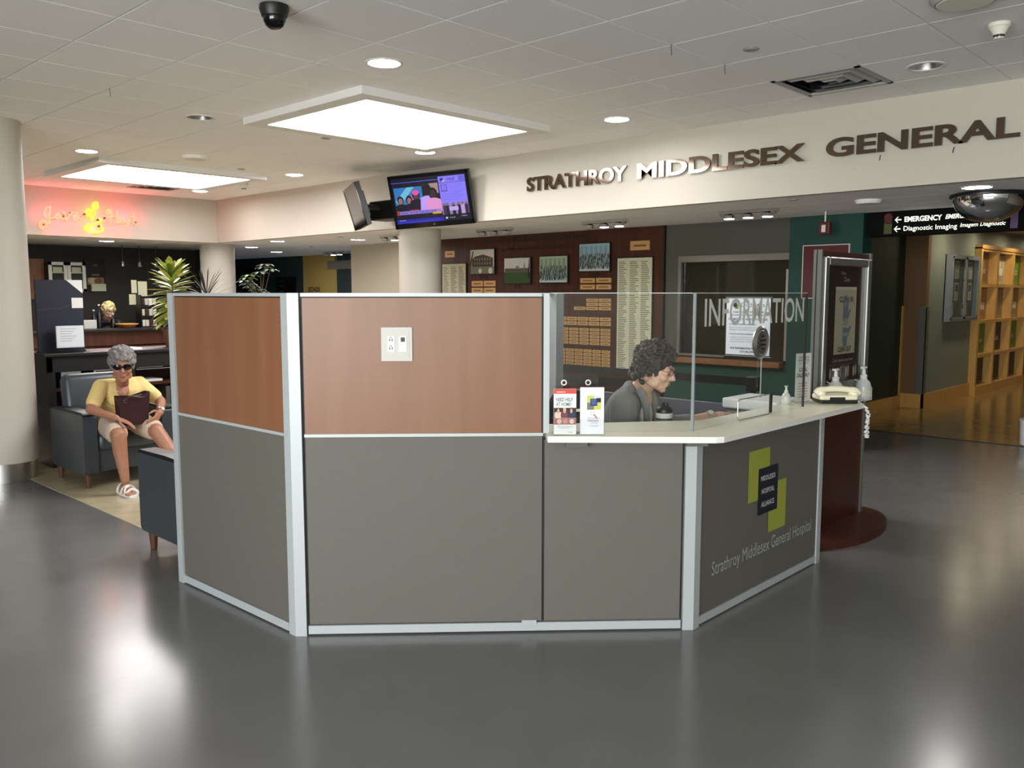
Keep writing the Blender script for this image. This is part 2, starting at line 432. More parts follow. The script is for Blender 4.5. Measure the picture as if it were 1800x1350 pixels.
LO_DL = [(7.10,2.28,'beside the convex mirror dome'),(7.40,13.5,'behind the white column under the corner'),(7.15,11.55,'outside the dark teal wall'),(7.4,10.6,'nearest the restroom sign'),(9.2,15.0,'deep in the passage by the dark wall'),(5.0,13.7,'under the neon sign bulkhead')]
UP_VENT = [(5.8, 2.59), (5.26, 11.67)]
def ceiling(name, z, x0, x1, y0, y1, holes, skip, slabs):
    c = obj(name, slabs, 'plenum'); c['kind'] = 'structure'
    hc = {cell(x, y) for x, y in holes}; sc = {cell(x, y) for x, y in skip}
    gb = MB(); far = MB()
    i0, j0 = cell(x0, y0); i1, j1 = cell(x1, y1)
    for i in range(i0, i1+2):
        X = GX+i*PX
        if x0-0.01 <= X <= x1+0.01: gb.box((X-0.012, y0, z+0.0155), (X+0.012, y1, z+0.018))
    for j in range(j0, j1+2):
        Y = GY+j*PY
        if y0 <= Y <= y1: gb.box((x0, Y-0.012, z+0.0155), (x1, Y+0.012, z+0.018))
    obj('ceiling_grid', gb, 'grid_bar', c)
    for i in range(i0, i1+1):
        for j in range(j0, j1+1):
            X, Y = cellc(i, j)
            if (i, j) in sc: continue
            cx0, cx1, cy0, cy1 = max(X-PX/2, x0), min(X+PX/2, x1), max(Y-PY/2, y0), min(Y+PY/2, y1)
            if cx1-cx0 < 0.02 or cy1-cy0 < 0.02: continue
            whole = cx1-cx0 > PX-0.01 and cy1-cy0 > PY-0.01
            if whole and seen(X, Y, z):
                o = link('ceiling_tile', T_HOLE if (i, j) in hc else T_PLAIN, None, c); o.location = (X, Y, z)
            elif seen(X, Y, z): obj('ceiling_tile', MB().box((cx0+0.003, cy0+0.003, z), (cx1-0.003, cy1-0.003, z+0.016)), 'tile_white', c)
            else: far.box((cx0, cy0, z), (cx1, cy1, z+0.014))
    if far.v:
        f = obj('ceiling_tiles_behind', far, 'tile_white', c); f['kind'] = 'stuff'
    return c
ceiling('ceiling', ZC, -4.6, XB, -4.6, YJ, [d[:2] for d in UP_DL], UP_VENT, MB().box((-4.8, -4.8, ZC+0.25), (XB+0.1, YJ+0.1, ZC+0.35)))
ceiling('ceiling_lower', ZB, XB+0.1, 10.28, -1.0, 19.6, [d[:2] for d in LO_DL if d[0] > XB], [], MB().box((XB+0.1, -1, ZB+0.2), (10.4, 19.8, ZB+0.3)))
ceiling('ceiling_cafe', ZB, 1.5, XB+0.1, YJ+0.1, 15.3, [LO_DL[-1][:2]], [], MB().box((1.5, YJ+0.1, ZB+0.2), (XB+0.1, 15.5, ZB+0.3)))
struct('ceiling_corridor', MB().box((8.80, -1, 2.62), (20.2, 6, 2.72)), 'wall_white')

# --- bulkheads
struct('wall_bulkhead', MB().box((XB, -4.8, ZB-0.004), (XB+0.1, YJ+0.1, ZC+0.3)), 'wall_cream')
struct('wall_bulkhead_cafe', MB().box((-4.8, YJ, ZB-0.004), (XB+0.0005, YJ+0.1, ZC+0.3)), 'wall_cream')
# --- walls of the back passage
b = MB().box((XW, 5.71, 0), (XW+0.2, 11.9, 2.6)); struct('wall_donor', b, 'wall_beige')
struct('wall_passage', MB().box((8.95, 9.75, 0), (9.1, 11.9, 2.6)).box((8.85, 9.7, 0), (9.0, 11.5, 2.6)), 'wall_beige')
wb = MB().box((XW, 4.16, 2.0), (XW+0.2, 5.50, 2.6)).box((XW, 4.16, 0), (XW+0.2, 5.50, 0.83)).box((XW, 5.50, 0), (XW+0.2, 5.71, 2.6)); struct('wall_reception', wb, 'wall_grey')
struct('wall_teal', MB().box((XW-0.02, 3.40, 0), (XW+0.2, 4.165, 2.6)), 'wall_teal')
struct('wall_teal_low', MB().box((XW-0.012, 4.165, 0), (XW, 5.70, 0.80)), 'wall_teal')
struct('wall_far', MB().box((10.3, 13.4, 0), (10.5, 14.75, 2.6)).box((10.3, 15.98, 0), (10.5, 19.8, 2.6)), 'wall_darkteal')
struct('wall_far_return', MB().box((9.1, 11.8, 0), (10.5, 11.95, 2.6)), 'wall_darkteal')
struct('wall_far_yellow', MB().box((10.3, 14.75, 0), (10.5, 15.98, 2.6)), 'wall_yellow')
struct('wall_far_end', MB().box((5, 19.6, 0), (10.5, 19.8, 2.6)), 'wall_dark')
struct('wall_far_recess', MB().box((11.4, 11.9, 0), (11.5, 13.5, 2.6)), 'wall_dark')
struct('wall_recess_side_added', MB().box((10.5, 11.8, 0), (11.5, 11.95, 2.6)).box((10.5, 13.4, 0), (11.5, 13.5, 2.6)), 'wall_dark')  # added sides, closing the recess against stray sky light
struct('ceiling_recess_added', MB().box((10.28, 11.8, 2.5), (11.5, 13.5, 2.6)), 'wall_white')  # added lid that stops sky light leaking into the recess
struct('wall_passage_side_added', MB().box((7.55, 15.4, 0), (7.65, 19.8, 2.6)), 'wall_dark')  # added wall, blocks sky light from the open passage side
# --- cafe shell
struct('wall_cafe', MB().box((1.5, 15.3, 0), (7.62, 15.45, 2.6)), 'wall_dark')
struct('wall_cafe_side', MB().box((1.4, YJ, 0), (1.5, 15.4, 2.6)), 'wall_dark')
struct('wall_cafe_return', MB().box((7.55, 14.2, 0), (7.65, 15.4, 2.6)), 'wall_dark')
# --- room walls behind and beside the camera, with glazed entrance openings
ww = MB().box((-4.7, -4.7, 0), (-4.6, -4.55, 3.3)).box((-4.7, 2.6, 0), (-4.6, YJ, 3.3)).box((-4.7, -4.55, 2.75), (-4.6, 2.6, 3.3)).box((-4.7, -4.55, 0), (-4.6, 2.6, 0.4))
struct('wall_west', ww, 'wall_cream')
ws = MB().box((-4.7, -4.7, 0), (XB, -4.6, 3.3))
struct('wall_south', ws, 'wall_cream')
struct('wall_lounge', MB().box((-4.7, YJ+0.1, 0), (1.5, YJ+0.2, 2.6)), 'wall_cream')
struct('wall_southeast_added', MB().box((XB, -4.7, 0), (XB+0.1, -1.0, 2.4)), 'wall_cream')  # unseen wall added below the bulkhead to keep sky light out
struct('wall_corridor_far', MB().box((17.72, 4.3, 0), (20.0, 4.5, 2.62)), 'wall_sage')  # added past the shelving to shut a gap that leaked sky light
struct('wall_south_passage', MB().box((XB, -1.1, 0), (20, -1, 2.8)), 'wall_cream')
def glazing(name, pts):
    r = bpy.data.objects.new(name, None); COL.objects.link(r); r['kind'] = 'structure'
    f = MB()
    (x0, y0), (x1, y1) = pts; n = 5
    for k in range(n+1):
        x, y = lerp(x0, x1, k/n), lerp(y0, y1, k/n); f.box((x-0.03, y-0.03, 0.4), (x+0.03, y+0.03, 2.75))
    f.box((min(x0, x1)-0.03, min(y0, y1)-0.03, 0.4), (max(x0, x1)+0.03, max(y0, y1)+0.03, 0.46)).box((min(x0, x1)-0.03, min(y0, y1)-0.03, 2.69), (max(x0, x1)+0.03, max(y0, y1)+0.03, 2.75))
    obj('window_frame', f, 'darksteel', r)
    for k in range(n):
        xa, ya, xb, yb = lerp(x0, x1, k/n), lerp(y0, y1, k/n), lerp(x0, x1, (k+1)/n), lerp(y0, y1, (k+1)/n)
        obj('pane', MB().box((min(xa, xb)-0.004, min(ya, yb)-0.004, 0.46), (max(xa, xb)+0.004, max(ya, yb)+0.004, 2.69)), 'glass', r)
glazing('window_1', ((-4.65, -4.55), (-4.65, 2.6)))
# --- corridor on the right
struct('wall_corridor', MB().box((8.79, 4.35, 0), (12.5, 4.5, 2.62)), 'wall_green')
struct('wall_corridor_pier', MB().box((12.5, 4.052, 0), (12.62, 4.5, 2.62)), 'wall_brown')
struct('wall_corridor_sage', MB().box((12.6, 4.05, 0), (14.62, 4.5, 2.62)).box((14.62, 4.09, 0), (17.72, 4.5, 2.62)), 'wall_sage')
struct('wall_corridor_end', MB().box((19.8, -1, 0), (20, 4.6, 2.62)), 'wall_sage')
struct('door_1', MB().box((17.75, 4.2, 0), (18.75, 4.3, 2.15)), 'black')
struct('baseboard_corridor', MB().box((8.79, 4.32, 0), (12.5, 4.35, 0.17)), 'maple')
struct('baseboard_pier', MB().box((12.47, 4.02, 0), (12.50, 4.35, 0.20)).box((12.47, 4.02, 0), (14.62, 4.05, 0.20)), 'maple')
struct('baseboard_teal', MB().box((XW-0.035, 3.38, 0), (XW-0.02, 5.7, 0.12)), 'black')
g = thing('corner_guard', 'steel corner guard strip on the edge of the brown pier', 'guard', (12.49, 4.04, 0.2)); obj('strip', MB().box((-0.012, -0.012, 0), (-0.002, 0.09, 1.2)).box((-0.012, -0.012, 0), (0.10, -0.002, 1.2)), 'kiosk_alu', g); obj('end_cap', MB().box((-0.014, -0.014, 1.2), (0.10, 0.09, 1.206)), 'steel', g)
tag(obj('edge_strip', MB().box((12.44, 4.33, 0.17), (12.50, 4.348, 1.42)), 'maple'), 'thin wooden edge strip on the dark green corridor wall', 'trim')
# --- columns
def col(x, y, r, top, base, lab):
    c = obj('column', MB().lathe([(r, 0.16), (r, top)], (x, y, 0), 48), 'column', smooth=40); c['kind'] = 'structure'; c['label'] = lab
    obj('column_base', MB().lathe([(r-0.02, 0), (r-0.02, 0.16)], (x, y, 0), 48), 'steel', c, smooth=40)
    obj('column_ring', MB().lathe([(r+0.002, top-0.012), (r+0.006, top-0.012), (r+0.006, top), (r+0.002, top)], (x, y, 0), 48), 'column', c)
col(2.27, 8.255, 0.275, ZC, 1, 'tall white round column beside the grey armchair')
col(7.02, 8.27, 0.262, ZB, 1, 'white round column below the televisions')
col(6.93, 13.25, 0.27, ZB, 1, 'white round column under the bulkhead corner')

# ================================================================ RECEPTION DESK
N = [V(2.12, 4.50, 0), V(2.14, 3.42, 0), V(3.47, 2.135, 0), V(4.84, 2.15, 0)]
DH = 1.60; TH = 0.03
desk = thing('reception_desk', 'angled information desk with wood and grey panels and glass screens', 'reception desk', (3.2, 3.2, 0))
segs = []
for a, b in ((0, 1), (1, 2), (2, 3)):
    u = (N[b]-N[a]).normalized(); n = u.cross(UZ)          # n points outward, towards the visitors
    if n.dot(V(-1, -1, 0)) < 0: n = -n
    segs.append((N[a], u, n, (N[b]-N[a]).length))
def sbox(k, s0, s1, z0, z1, d0, d1, mb=None):
    o, u, n, L = segs[k]; mb = mb or MB()
    return mb.obox(o+u*(s0+s1)/2+n*(d0+d1)/2+UZ*(z0+z1)/2, u*(s1-s0)/2, n*(d1-d0)/2, UZ*(z1-z0)/2)
# corner posts
def corner(k, z1, m):
    (o1, u1, n1, L1), (o2, u2, n2, L2) = segs[k], segs[k+1]
    A = N[k+1]; bis = (n1+n2).normalized(); A = A+bis*((TH+0.006)/bis.dot(n1)); w = 0.052
    B = A+u2*w; C = B-n2*0.075; E = A-u1*w; Dd = E-n1*0.075
    obj('post', MB().prism([(q.x, q.y) for q in (A, B, C, Dd, E)], 0.0, z1), m, desk, world=True)
    return w
corner(0, DH, 'alu_white'); corner(1, 0.927, 'alu_white')
obj('post', sbox(0, -0.055, 0.0, 0, DH, -0.036, 0.036), 'alu_white', desk, world=True)
obj('post', sbox(2, segs[2][3]-0.004, segs[2][3]+0.046, 0, 0.927, -0.04, 0.036), 'alu_white', desk, world=True)
def panelset(k, s0, s1, top, wood, dark=False):
    g = 0.006
    obj('panel', sbox(k, s0+g, s1-g, 0.055, (0.942 if wood else top), -TH, TH-0.002), 'panel_grey', desk, world=True)
    if wood:
        obj('panel', sbox(k, s0+g, s1-g, 0.956, 1.578, -TH, TH-0.002), 'panel_wood', desk, world=True)['label'] = 'wood grain upper panel'
        obj('divider_strip', sbox(k, s0+0.002, s1-0.002, 0.942, 0.956, -TH, TH+0.001), 'alu_white', desk, world=True)
        obj('top_cap', sbox(k, s0, s1, 1.584, 1.60, -TH, TH), 'alu_white', desk, world=True)
        obj('top_seal', sbox(k, s0+0.002, s1-0.002, 1.578, 1.584, -TH+0.005, TH-0.006), 'black_gap', desk, world=True)
    core = sbox(k, s0, s1, 0.05, (1.58 if wood else top), -TH+0.01, TH-0.012); obj('core', core, 'black_gap', desk, world=True)
    obj('base_rail', sbox(k, s0, s1, 0.008, 0.048, -TH, TH+0.002), 'alu_white', desk, world=True)
SEAM = 1.145
panelset(0, 0.0, segs[0][3]-0.045, DH, True)
panelset(1, 0.045, SEAM, DH, True)
panelset(1, SEAM, segs[1][3]-0.045, 0.925, False)
panelset(2, 0.045, segs[2][3], 0.925, False)
obj('edge_post', sbox(1, SEAM-0.001, SEAM+0.026, 0.955, DH, -TH, TH+0.002), 'alu_white', desk, world=True)
obj('edge_seal', sbox(1, SEAM-0.010, SEAM-0.001, 0.955, DH-0.002, -TH, TH), 'black_gap', desk, world=True)
obj('floor_clip', sbox(1, SEAM-0.10, SEAM-0.03, 0.04, 0.062, TH, TH+0.010), 'alu_white', desk, world=True)
# rear panel of the enclosure and its end post
obj('rear_panel', MB().box((2.16, 4.47, 0.05), (4.98, 4.53, 1.585)), 'panel_grey', desk, world=True)
obj('rear_cap', MB().box((2.16, 4.47, 1.585), (5.19, 4.53, 1.60)), 'alu_white', desk, world=True)
obj('rear_post', MB().box((5.185, 4.455, 0), (5.275, 4.545, 1.60)), 'alu_white', desk, world=True)
# glass screens standing on the counter
ZT = 0.955
gl1 = obj('glass_screen', sbox(1, SEAM+0.03, segs[1][3]-0.012, ZT, 1.60, -0.006, 0.004), 'glass', desk, world=True)
gl2 = obj('glass_screen', sbox(2, 0.0, 1.19, ZT, 1.60, -0.006, 0.004), 'glass', desk, world=True)
obj('glass_edge', sbox(1, SEAM+0.03, segs[1][3]-0.012, 1.598, 1.6015, -0.0065, 0.0045), 'frost', gl1, world=True); obj('glass_edge', sbox(2, 0.0, 1.19, 1.598, 1.6015, -0.0065, 0.0045), 'frost', gl2, world=True)  # pale top edges of the glass, with their highlight put into the colour
obj('glass_edge', sbox(2, -0.006, 0.002, ZT, 1.60, -0.008, 0.006), 'alu', gl2, world=True)
obj('glass_edge', sbox(2, 1.188, 1.194, ZT, 1.60, -0.007, 0.005), 'black_gap', gl2, world=True)
o2, u2, n2, L2 = segs[2]
text('lettering', 'INFORMATION', o2+u2*0.075+n2*0.005+UZ*1.445, u2, UZ, 0.125, 'frost', gl2, w=1.07, bold=0.012)['label'] = 'white INFORMATION lettering on the glass'
grl = obj('speak_through', MB().lathe([(0.0, 0), (0.085, 0), (0.088, 0.006), (0.075, 0.014), (0.066, 0.010), (0.060, 0.014), (0.05, 0.012), (0, 0.012)], o2+u2*0.64+n2*0.004+UZ*1.345, 32, n2), 'steel', gl2, smooth=35, world=True)
for k in range(4):
    w = (0.022, 0.036, 0.036, 0.022)[k]; obj('slot', sbox(2, 0.64-w, 0.64+w, 1.345+0.033-k*0.022-0.0035, 1.345+0.033-k*0.022+0.0035, 0.016, 0.019), 'black', grl, world=True)
fr = MB(); P = [o2+u2*(0.42+a)+UZ*(ZT+0.004+b)+n2*0.005 for a, b in rrect(0, 0.0, 0.36, 0.105, 0.02)]
obj('pass_through', fr.tube(P, 0.003, 6, True), 'steel', gl2, world=True)
obj('pass_through_seal', sbox(2, 0.765, 0.785, ZT+0.01, ZT+0.11, 0.003, 0.012), 'black', gl2, world=True)
obj('joint_line', sbox(2, 0.66, 0.664, ZT+0.1, 1.26, 0.0, 0.006), 'alu', gl2, world=True)
# power plate on the wood panel
o1, u1, n1, L1 = segs[1]
pl = obj('outlet_plate', sbox(1, 0.405, 0.545, 1.292, 1.445, TH-0.003, TH+0.006), 'plate_white', desk, world=True)
obj('plate_inset', sbox(1, 0.419, 0.531, 1.308, 1.430, TH+0.006, TH+0.008), 'plate_white', pl, world=True)
obj('socket_block', sbox(1, 0.433, 0.466, 1.335, 1.405, TH+0.008, TH+0.011), 'white', pl, world=True)
obj('switch_block', sbox(1, 0.486, 0.520, 1.335, 1.405, TH+0.008, TH+0.011), 'white', pl, world=True)
for z in (1.350, 1.388):
    for s in (0.444, 0.455): obj('slot', sbox(1, s-0.002, s+0.002, z-0.006, z+0.006, TH+0.011, TH+0.0115), 'black', pl, world=True)
    obj('slot', sbox(1, 0.447, 0.452, z+0.009, z+0.014, TH+0.011, TH+0.0115), 'black', pl, world=True)
obj('switch', sbox(1, 0.494, 0.512, 1.380, 1.400, TH+0.011, TH+0.014), 'black', pl, world=True)
# printed emblem and name on the right panel
def face(k, s, z, d=TH): o, u, n, L = segs[k]; return o+u*s+n*d+UZ*z
LM = S(150, 160, 62)
printed('emblem', [(rc(0.0, 0.20, 0.235, 0.47), LM), (rc(0.235, 0.0, 0.44, 0.27), LM), (rc(0.11, 0.115, 0.335, 0.365), S(20, 24, 40)),
   (T('MIDDLESEX', 0.222, 0.295, 0.026, 0.165, 0.0, 'c'), S(225, 225, 225)), (T('HOSPITAL', 0.222, 0.225, 0.026, 0.145, 0.0, 'c'), S(225, 225, 225)), (T('ALLIANCE', 0.222, 0.155, 0.026, 0.145, 0.0, 'c'), S(225, 225, 225))],
   face(2, 0.505, 0.318), u2, UZ, 'print', desk)
text('lettering', 'Strathroy Middlesex General Hospital', face(2, 0.155, 0.222), u2, UZ, 0.068, 'alu_white', desk, w=1.135)

# counter
ctr = thing('transaction_counter', 'cream laminate counter shelf wrapping the desk front', 'counter', (3.6, 2.2, 0.925))
Cq = [face(1, SEAM+0.012, 0, 0.125), face(1, segs[1][3]-0.01, 0, 0.125)]
q = face(1, SEAM+0.012, 0, -0.24)
cp = [(Cq[0].x, Cq[0].y), (3.395, 1.965), (3.43, 1.945), (5.04, 1.950), (5.04, 2.29), (3.80, 2.29), (q.x, q.y)]
obj('top', MB().prism(cp, 0.951, 0.955), 'laminate', ctr, world=True)
obj('edge_band', MB().prism(cp, 0.927, 0.951), 'laminate_edge', ctr, world=True)
for s in (SEAM+0.10, SEAM+0.66):
    obj('bracket', sbox(1, s, s+0.10, 0.895, 0.927, TH, 0.075), 'panel_grey', ctr, world=True)
for s in (0.06, 0.25, 0.62, 0.90, 1.12):
    obj('bracket', sbox(2, s, s+0.11, 0.905, 0.927, TH, 0.12), 'panel_grey', ctr, world=True)
# ================================================================ CEILING FIXTURES
def panel_light(x0, x1, y0, y1, lab):
    t = thing('ceiling_light_panel', lab, 'ceiling light', ((x0+x1)/2, (y0+y1)/2, ZC), group='large square light panels in the ceiling')
    zb = ZC-0.056; f = 0.14; hx, hy = (x1-x0)/2, (y1-y0)/2; d = -0.056
    for lo, hi in (((-hx, -hy), (hx, -hy+f)), ((-hx, hy-f), (hx, hy)), ((-hx, -hy+f), (-hx+f, hy-f)), ((hx-f, -hy+f), (hx, hy-f))):
        obj('frame_side', MB().box((lo[0], lo[1], d), (hi[0], hi[1], 0.002)), 'fixture_white', t)
    obj('diffuser', MB().fprism(rrect(-hx+f, -hy+f, hx-f, hy-f, 0.03), (0, 0, 0), (1, 0, 0), (0, 1, 0), d+0.004, d+0.012), 'panel_light', t)
panel_light(3.72, 5.70, 4.98, 6.60, 'large lit ceiling light panel over the desk')
panel_light(3.70, 5.68, 9.56, 11.22, 'large lit ceiling light panel over the lounge near the neon sign')
def downlight(x, y, z, lit, lab, r=0.105, m='lamp_white'):
    t = thing('recessed_downlight', lab, 'downlight', (x, y, z), group='round downlights recessed in the ceilings')
    obj('trim_ring', MB().lathe([(r-0.004, -0.001), (r-0.004, -0.006), (r+0.012, -0.004), (r+0.014, 0.0), (r-0.004, 0.0)], n=32), 'white', t, smooth=40)
    if lit:
        obj('reflector', MB().lathe([(r-0.002, 0.0), (r-0.006, 0.03)], n=32), 'chrome', t, smooth=40)
        obj('lens', MB().lathe([(0, 0.006), (r-0.004, 0.006), (r-0.004, 0.010), (0, 0.012)], n=32), m, t)
    else:
        obj('reflector', MB().lathe([(r-0.002, 0.0), (r-0.02, 0.06), (0.05, 0.12), (0.0, 0.125)], n=32), 'steel', t, smooth=40)
        obj('lamp', MB().ell((0, 0, 0.10), (0.03, 0.03, 0.03), 12, 8), 'offwhite', t, smooth=180)
for x, y, lit, lab in UP_DL:
    X, Y = cellc(*cell(x, y)); downlight(X, Y, ZC, lit, ('lit' if lit else 'unlit')+' round recessed downlight '+lab)
for x, y, lab in LO_DL:
    X, Y = cellc(*cell(x, y)); downlight(X, Y, ZB, True, 'lit round recessed downlight in the low ceiling '+lab)
for k, X in enumerate((13.0, 14.6, 16.2, 17.8)):
    downlight(X, 3.55, 2.607, True, 'warm corridor downlight '+('before the brown pier', 'over the notice cabinet', 'over the middle of the display shelving', 'over the far end of the display shelving')[k], 0.09, 'lamp_warm')
def vent(x, y, lab):
    X, Y = cellc(*cell(x, y)); t = thing('ceiling_vent', lab, 'air vent', (X, Y, ZC))
    h = PX/2-0.004; f = MB()
    for a, b2 in ((h, 0.03),): 
        f.box((-a, -a, -0.004), (a, -a+b2, 0.01)).box((-a, a-b2, -0.004), (a, a, 0.01)).box((-a, -a, -0.004), (-a+b2, a, 0.01)).box((a-b2, -a, -0.004), (a, a, 0.01))
    obj('frame', f, 'grid_white', t)
    for k in range(3):                                     # nested square louvre cones
        a = h-0.045-k*0.082; b2 = a-0.052; m = MB()
        vs = [(-a,-a,0.026),(a,-a,0.026),(a,a,0.026),(-a,a,0.026),(-b2,-b2,-0.003),(b2,-b2,-0.003),(b2,b2,-0.003),(-b2,b2,-0.003)]
        vs += [(p[0], p[1], p[2]+0.003) for p in vs]
        fs = [(i, (i+1) % 4, 4+(i+1) % 4, 4+i) for i in range(4)]+[(8+i, 12+i, 12+(i+1) % 4, 8+(i+1) % 4) for i in range(4)]
        obj('louvre', m.add(vs, fs), 'grid_white', t)
    obj('back_box', MB().box((-h, -h, 0.10), (h, h, 0.11)), 'black', t)
    obj('side_skirt', MB().box((-h, -h, 0.01), (-h+0.004, h, 0.1)).box((h-0.004, -h, 0.01), (h, h, 0.1)).box((-h, -h, 0.01), (h, -h+0.004, 0.1)).box((-h, h-0.004, 0.01), (h, h, 0.1)), 'black', t)
vent(*UP_VENT[0], 'square louvred ceiling vent above the hospital name sign'); vent(*UP_VENT[1], 'square louvred ceiling vent above the neon sign')
t = thing('dome_camera', 'black dome security camera under the ceiling', 'security camera', (2.42, 3.955, ZC))
obj('housing', MB().lathe([(0.0, 0.0), (0.072, 0.0), (0.074, -0.02), (0.062, -0.055), (0.05, -0.058), (0, -0.058)], n=32), 'black', t, smooth=35)
dm = obj('dome', MB().lathe([(0.056, -0.05), (0.055, -0.075), (0.044, -0.098), (0.025, -0.112), (0.0, -0.116)], n=28), 'black_gloss', t, smooth=180)
obj('lens', MB().lathe([(0, 0.0), (0.02, 0), (0.02, 0.012), (0, 0.014)], (-0.028, -0.026, -0.088), 16, (-0.5, -0.5, -0.7)), 'glass_dark', dm)
def smoke(x, y, lab, s=1.0):
    t = thing('smoke_detector', lab, 'smoke detector', (x, y, ZC))
    obj('base', MB().lathe([(0, 0), (0.055*s, 0), (0.055*s, -0.018*s), (0.05*s, -0.022*s), (0, -0.022*s)], n=24), 'offwhite', t, smooth=35)
    obj('cone', MB().lathe([(0.05*s, -0.02*s), (0.03*s, -0.055*s), (0.028*s, -0.06*s)], n=24), 'offwhite', t, smooth=35)
    for k in range(8):
        a = 2*math.pi*k/8; obj('grille_slot', MB().cyl((0.024*s*math.cos(a), 0.024*s*math.sin(a), -0.058*s), (0.024*s*math.cos(a), 0.024*s*math.sin(a), -0.076*s), 0.004*s, n=6), 'black', t)
    obj('cap', MB().lathe([(0, -0.072*s), (0.028*s, -0.072*s), (0.024*s, -0.08*s), (0, -0.082*s)], n=20), 'offwhite', t, smooth=35)
smoke(5.25, 1.40, 'white smoke detector above the right end of the name sign'); smoke(5.88, 10.47, 'white smoke detector beside the lounge light panel', 1.1)
def speaker(x, y, z, r, lab, m='tile_white'):
    t = thing('ceiling_speaker', lab, 'ceiling speaker', (x, y, z))
    obj('baffle', MB().lathe([(0, 0), (r, 0), (r, -0.008), (r*0.86, -0.03), (0, -0.03)], n=32), m, t, smooth=30)
    obj('grille', MB().lathe([(0, -0.031), (r*0.8, -0.031), (r*0.78, -0.034), (0, -0.036)], n=32), 'offwhite' if m != 'wall_grey' else 'grid_white', t)
speaker(4.39, 8.8, ZC, 0.13, 'round white ceiling speaker between the two light panels')
speaker(4.66, 1.40, ZC, 0.16, 'round grey ceiling speaker cut by the top of the view', 'grid_white')
speaker(7.45, 2.92, ZB, 0.11, 'small round white speaker in the low ceiling beside the wayfinding sign')
SPR = iter(('beside the air vent', 'beyond the desk light panel', 'near the lounge light panel', 'in the low ceiling near the spotlight bar', 'in the low ceiling above the passage', 'in the low ceiling by the restroom sign'))
def puck(x, y, z, lab):
    lab = 'small round sprinkler cover '+next(SPR)
    t = thing('sprinkler_cover', lab, 'sprinkler', (x, y, z), group='concealed sprinkler covers')
    obj('cover', MB().lathe([(0, -0.006), (0.038, -0.006), (0.042, -0.003), (0.042, 0)], n=20), 'grid_white', t)
    obj('rim', MB().lathe([(0.042, 0.0), (0.048, 0.0), (0.048, -0.002), (0.042, -0.002)], n=20), 'steel', t)
for x, y, z in ((4.78, 2.60, ZC), (4.73, 6.9, ZC), (5.2, 9.3, ZC), (6.99, 3.37, ZB), (7.2, 10.2, ZB), (8.3, 12.6, ZB)): puck(x, y, z, 'small round concealed sprinkler cover in the ceiling')
def wire(x, y, l, lab):
    t = tag(obj('ceiling_hook', MB().tube([(x, y, ZC+0.004), (x, y, ZC-0.012), (x+0.004, y-0.003, ZC-l)], 0.0018, 5), 'darksteel'), lab, 'hook', 'wire hooks in the ceiling')
for x, y, q in ((2.55, 6.34, 'over the lounge side'), (4.98, 2.89, 'beside the sprinkler cover'), (4.37, 2.89, 'over the counter')): wire(x, y, 0.06, 'small wire hook hanging from a ceiling joint '+q)
# track spot bars in the low ceiling
def track(x, y, lit, lab, rz=0.0, n=3):
    t = thing('spot_track', lab, 'track light', (x, y, ZB), rz)
    obj('rail', MB().box((-0.03, -0.30, -0.03), (0.03, 0.30, 0.0)), 'chrome', t)
    for k in range(n):
        yy = lerp(-0.2, 0.2, k/(n-1)); h = obj('spot_head', MB().lathe([(0.02, 0.0), (0.055, -0.015), (0.058, -0.045), (0.05, -0.045)], (0, yy, -0.03), 20), 'chrome', t, smooth=40)
        obj('bulb', MB().lathe([(0, -0.052), (0.045, -0.05), (0.05, -0.042), (0, -0.04)], (0, yy, -0.03), 20), 'spot_lamp' if k in lit else 'steel', h)
    for yy in (-0.26, 0.26): obj('end_clip', MB().box((-0.02, yy-0.02, -0.05), (0.02, yy+0.02, -0.03)), 'steel', t)
track(7.53, 4.08, (0, 1, 2), 'spotlight bar with three lit lamps in front of the reception window')
track(7.53, 5.79, (0, 1), 'spotlight bar with two lit lamps in front of the tall name list')
track(7.53, 7.47, (), 'unlit spotlight bar in front of the donor board photographs')
track(7.41, 9.25, (1,), 'small spotlight bar with one faint lamp behind the televisions')
track(9.5, 13.7, (0, 1), 'spotlight bar with lit lamps in the passage by the hanging sign')
# convex mirror dome
t = thing('mirror_dome', 'polished convex mirror dome hanging under the low ceiling', 'convex mirror', (7.6, 2.03, ZB))
obj('dome', MB().lathe([(0.262*math.cos(R(a)), -0.03-0.20*math.sin(R(a))) for a in range(0, 91, 6)], n=48), 'steel_mirror', t, smooth=180)
obj('rim', MB().lathe([(0.255, -0.005), (0.282, -0.012), (0.285, -0.03), (0.262, -0.034), (0.255, -0.03)], n=48), 'black', t, smooth=40)
obj('mount', MB().cyl((0, 0, 0), (0, 0, -0.03), 0.25, n=32), 'black', t)

# ================================================================ NAME SIGN ON THE BULKHEAD
sg = thing('wall_sign', 'polished bronze hospital name letters along the cream bulkhead', 'sign', (XB, 4.0, 2.65))
def wall_letters(s, Y0, Y1, z, h, bold, name='letter'):
    vs, _ = raw_text(s, bold, 5); x0 = min(v.x for v in vs); x1 = max(v.x for v in vs); kx = (Y0-Y1)/(x1-x0); k = h/CAPH
    for i, ch in enumerate(s):
        if ch == ' ': continue
        cv, cf = raw_text(ch, bold, 5); w = max(v.x for v in cv)-min(v.x for v in cv); pv, _ = raw_text(s[:i+1], bold, 5)
        left = max(v.x for v in pv)-w; c0 = min(v.x for v in cv)
        p2 = [((v.x-c0+left-x0)*kx, v.y*k) for v in cv]
        o = V(XB, Y0, z); mb = MB(); solid_text(mb, p2, cf, o, UNY, UZ, V(-1, 0, 0), 0.012, 0.018); f = obj(name, mb, 'bronze', sg, world=True)
    return
wall_letters('STRATHROY', 6.11, 4.845, 2.645, 0.128, 0.032)
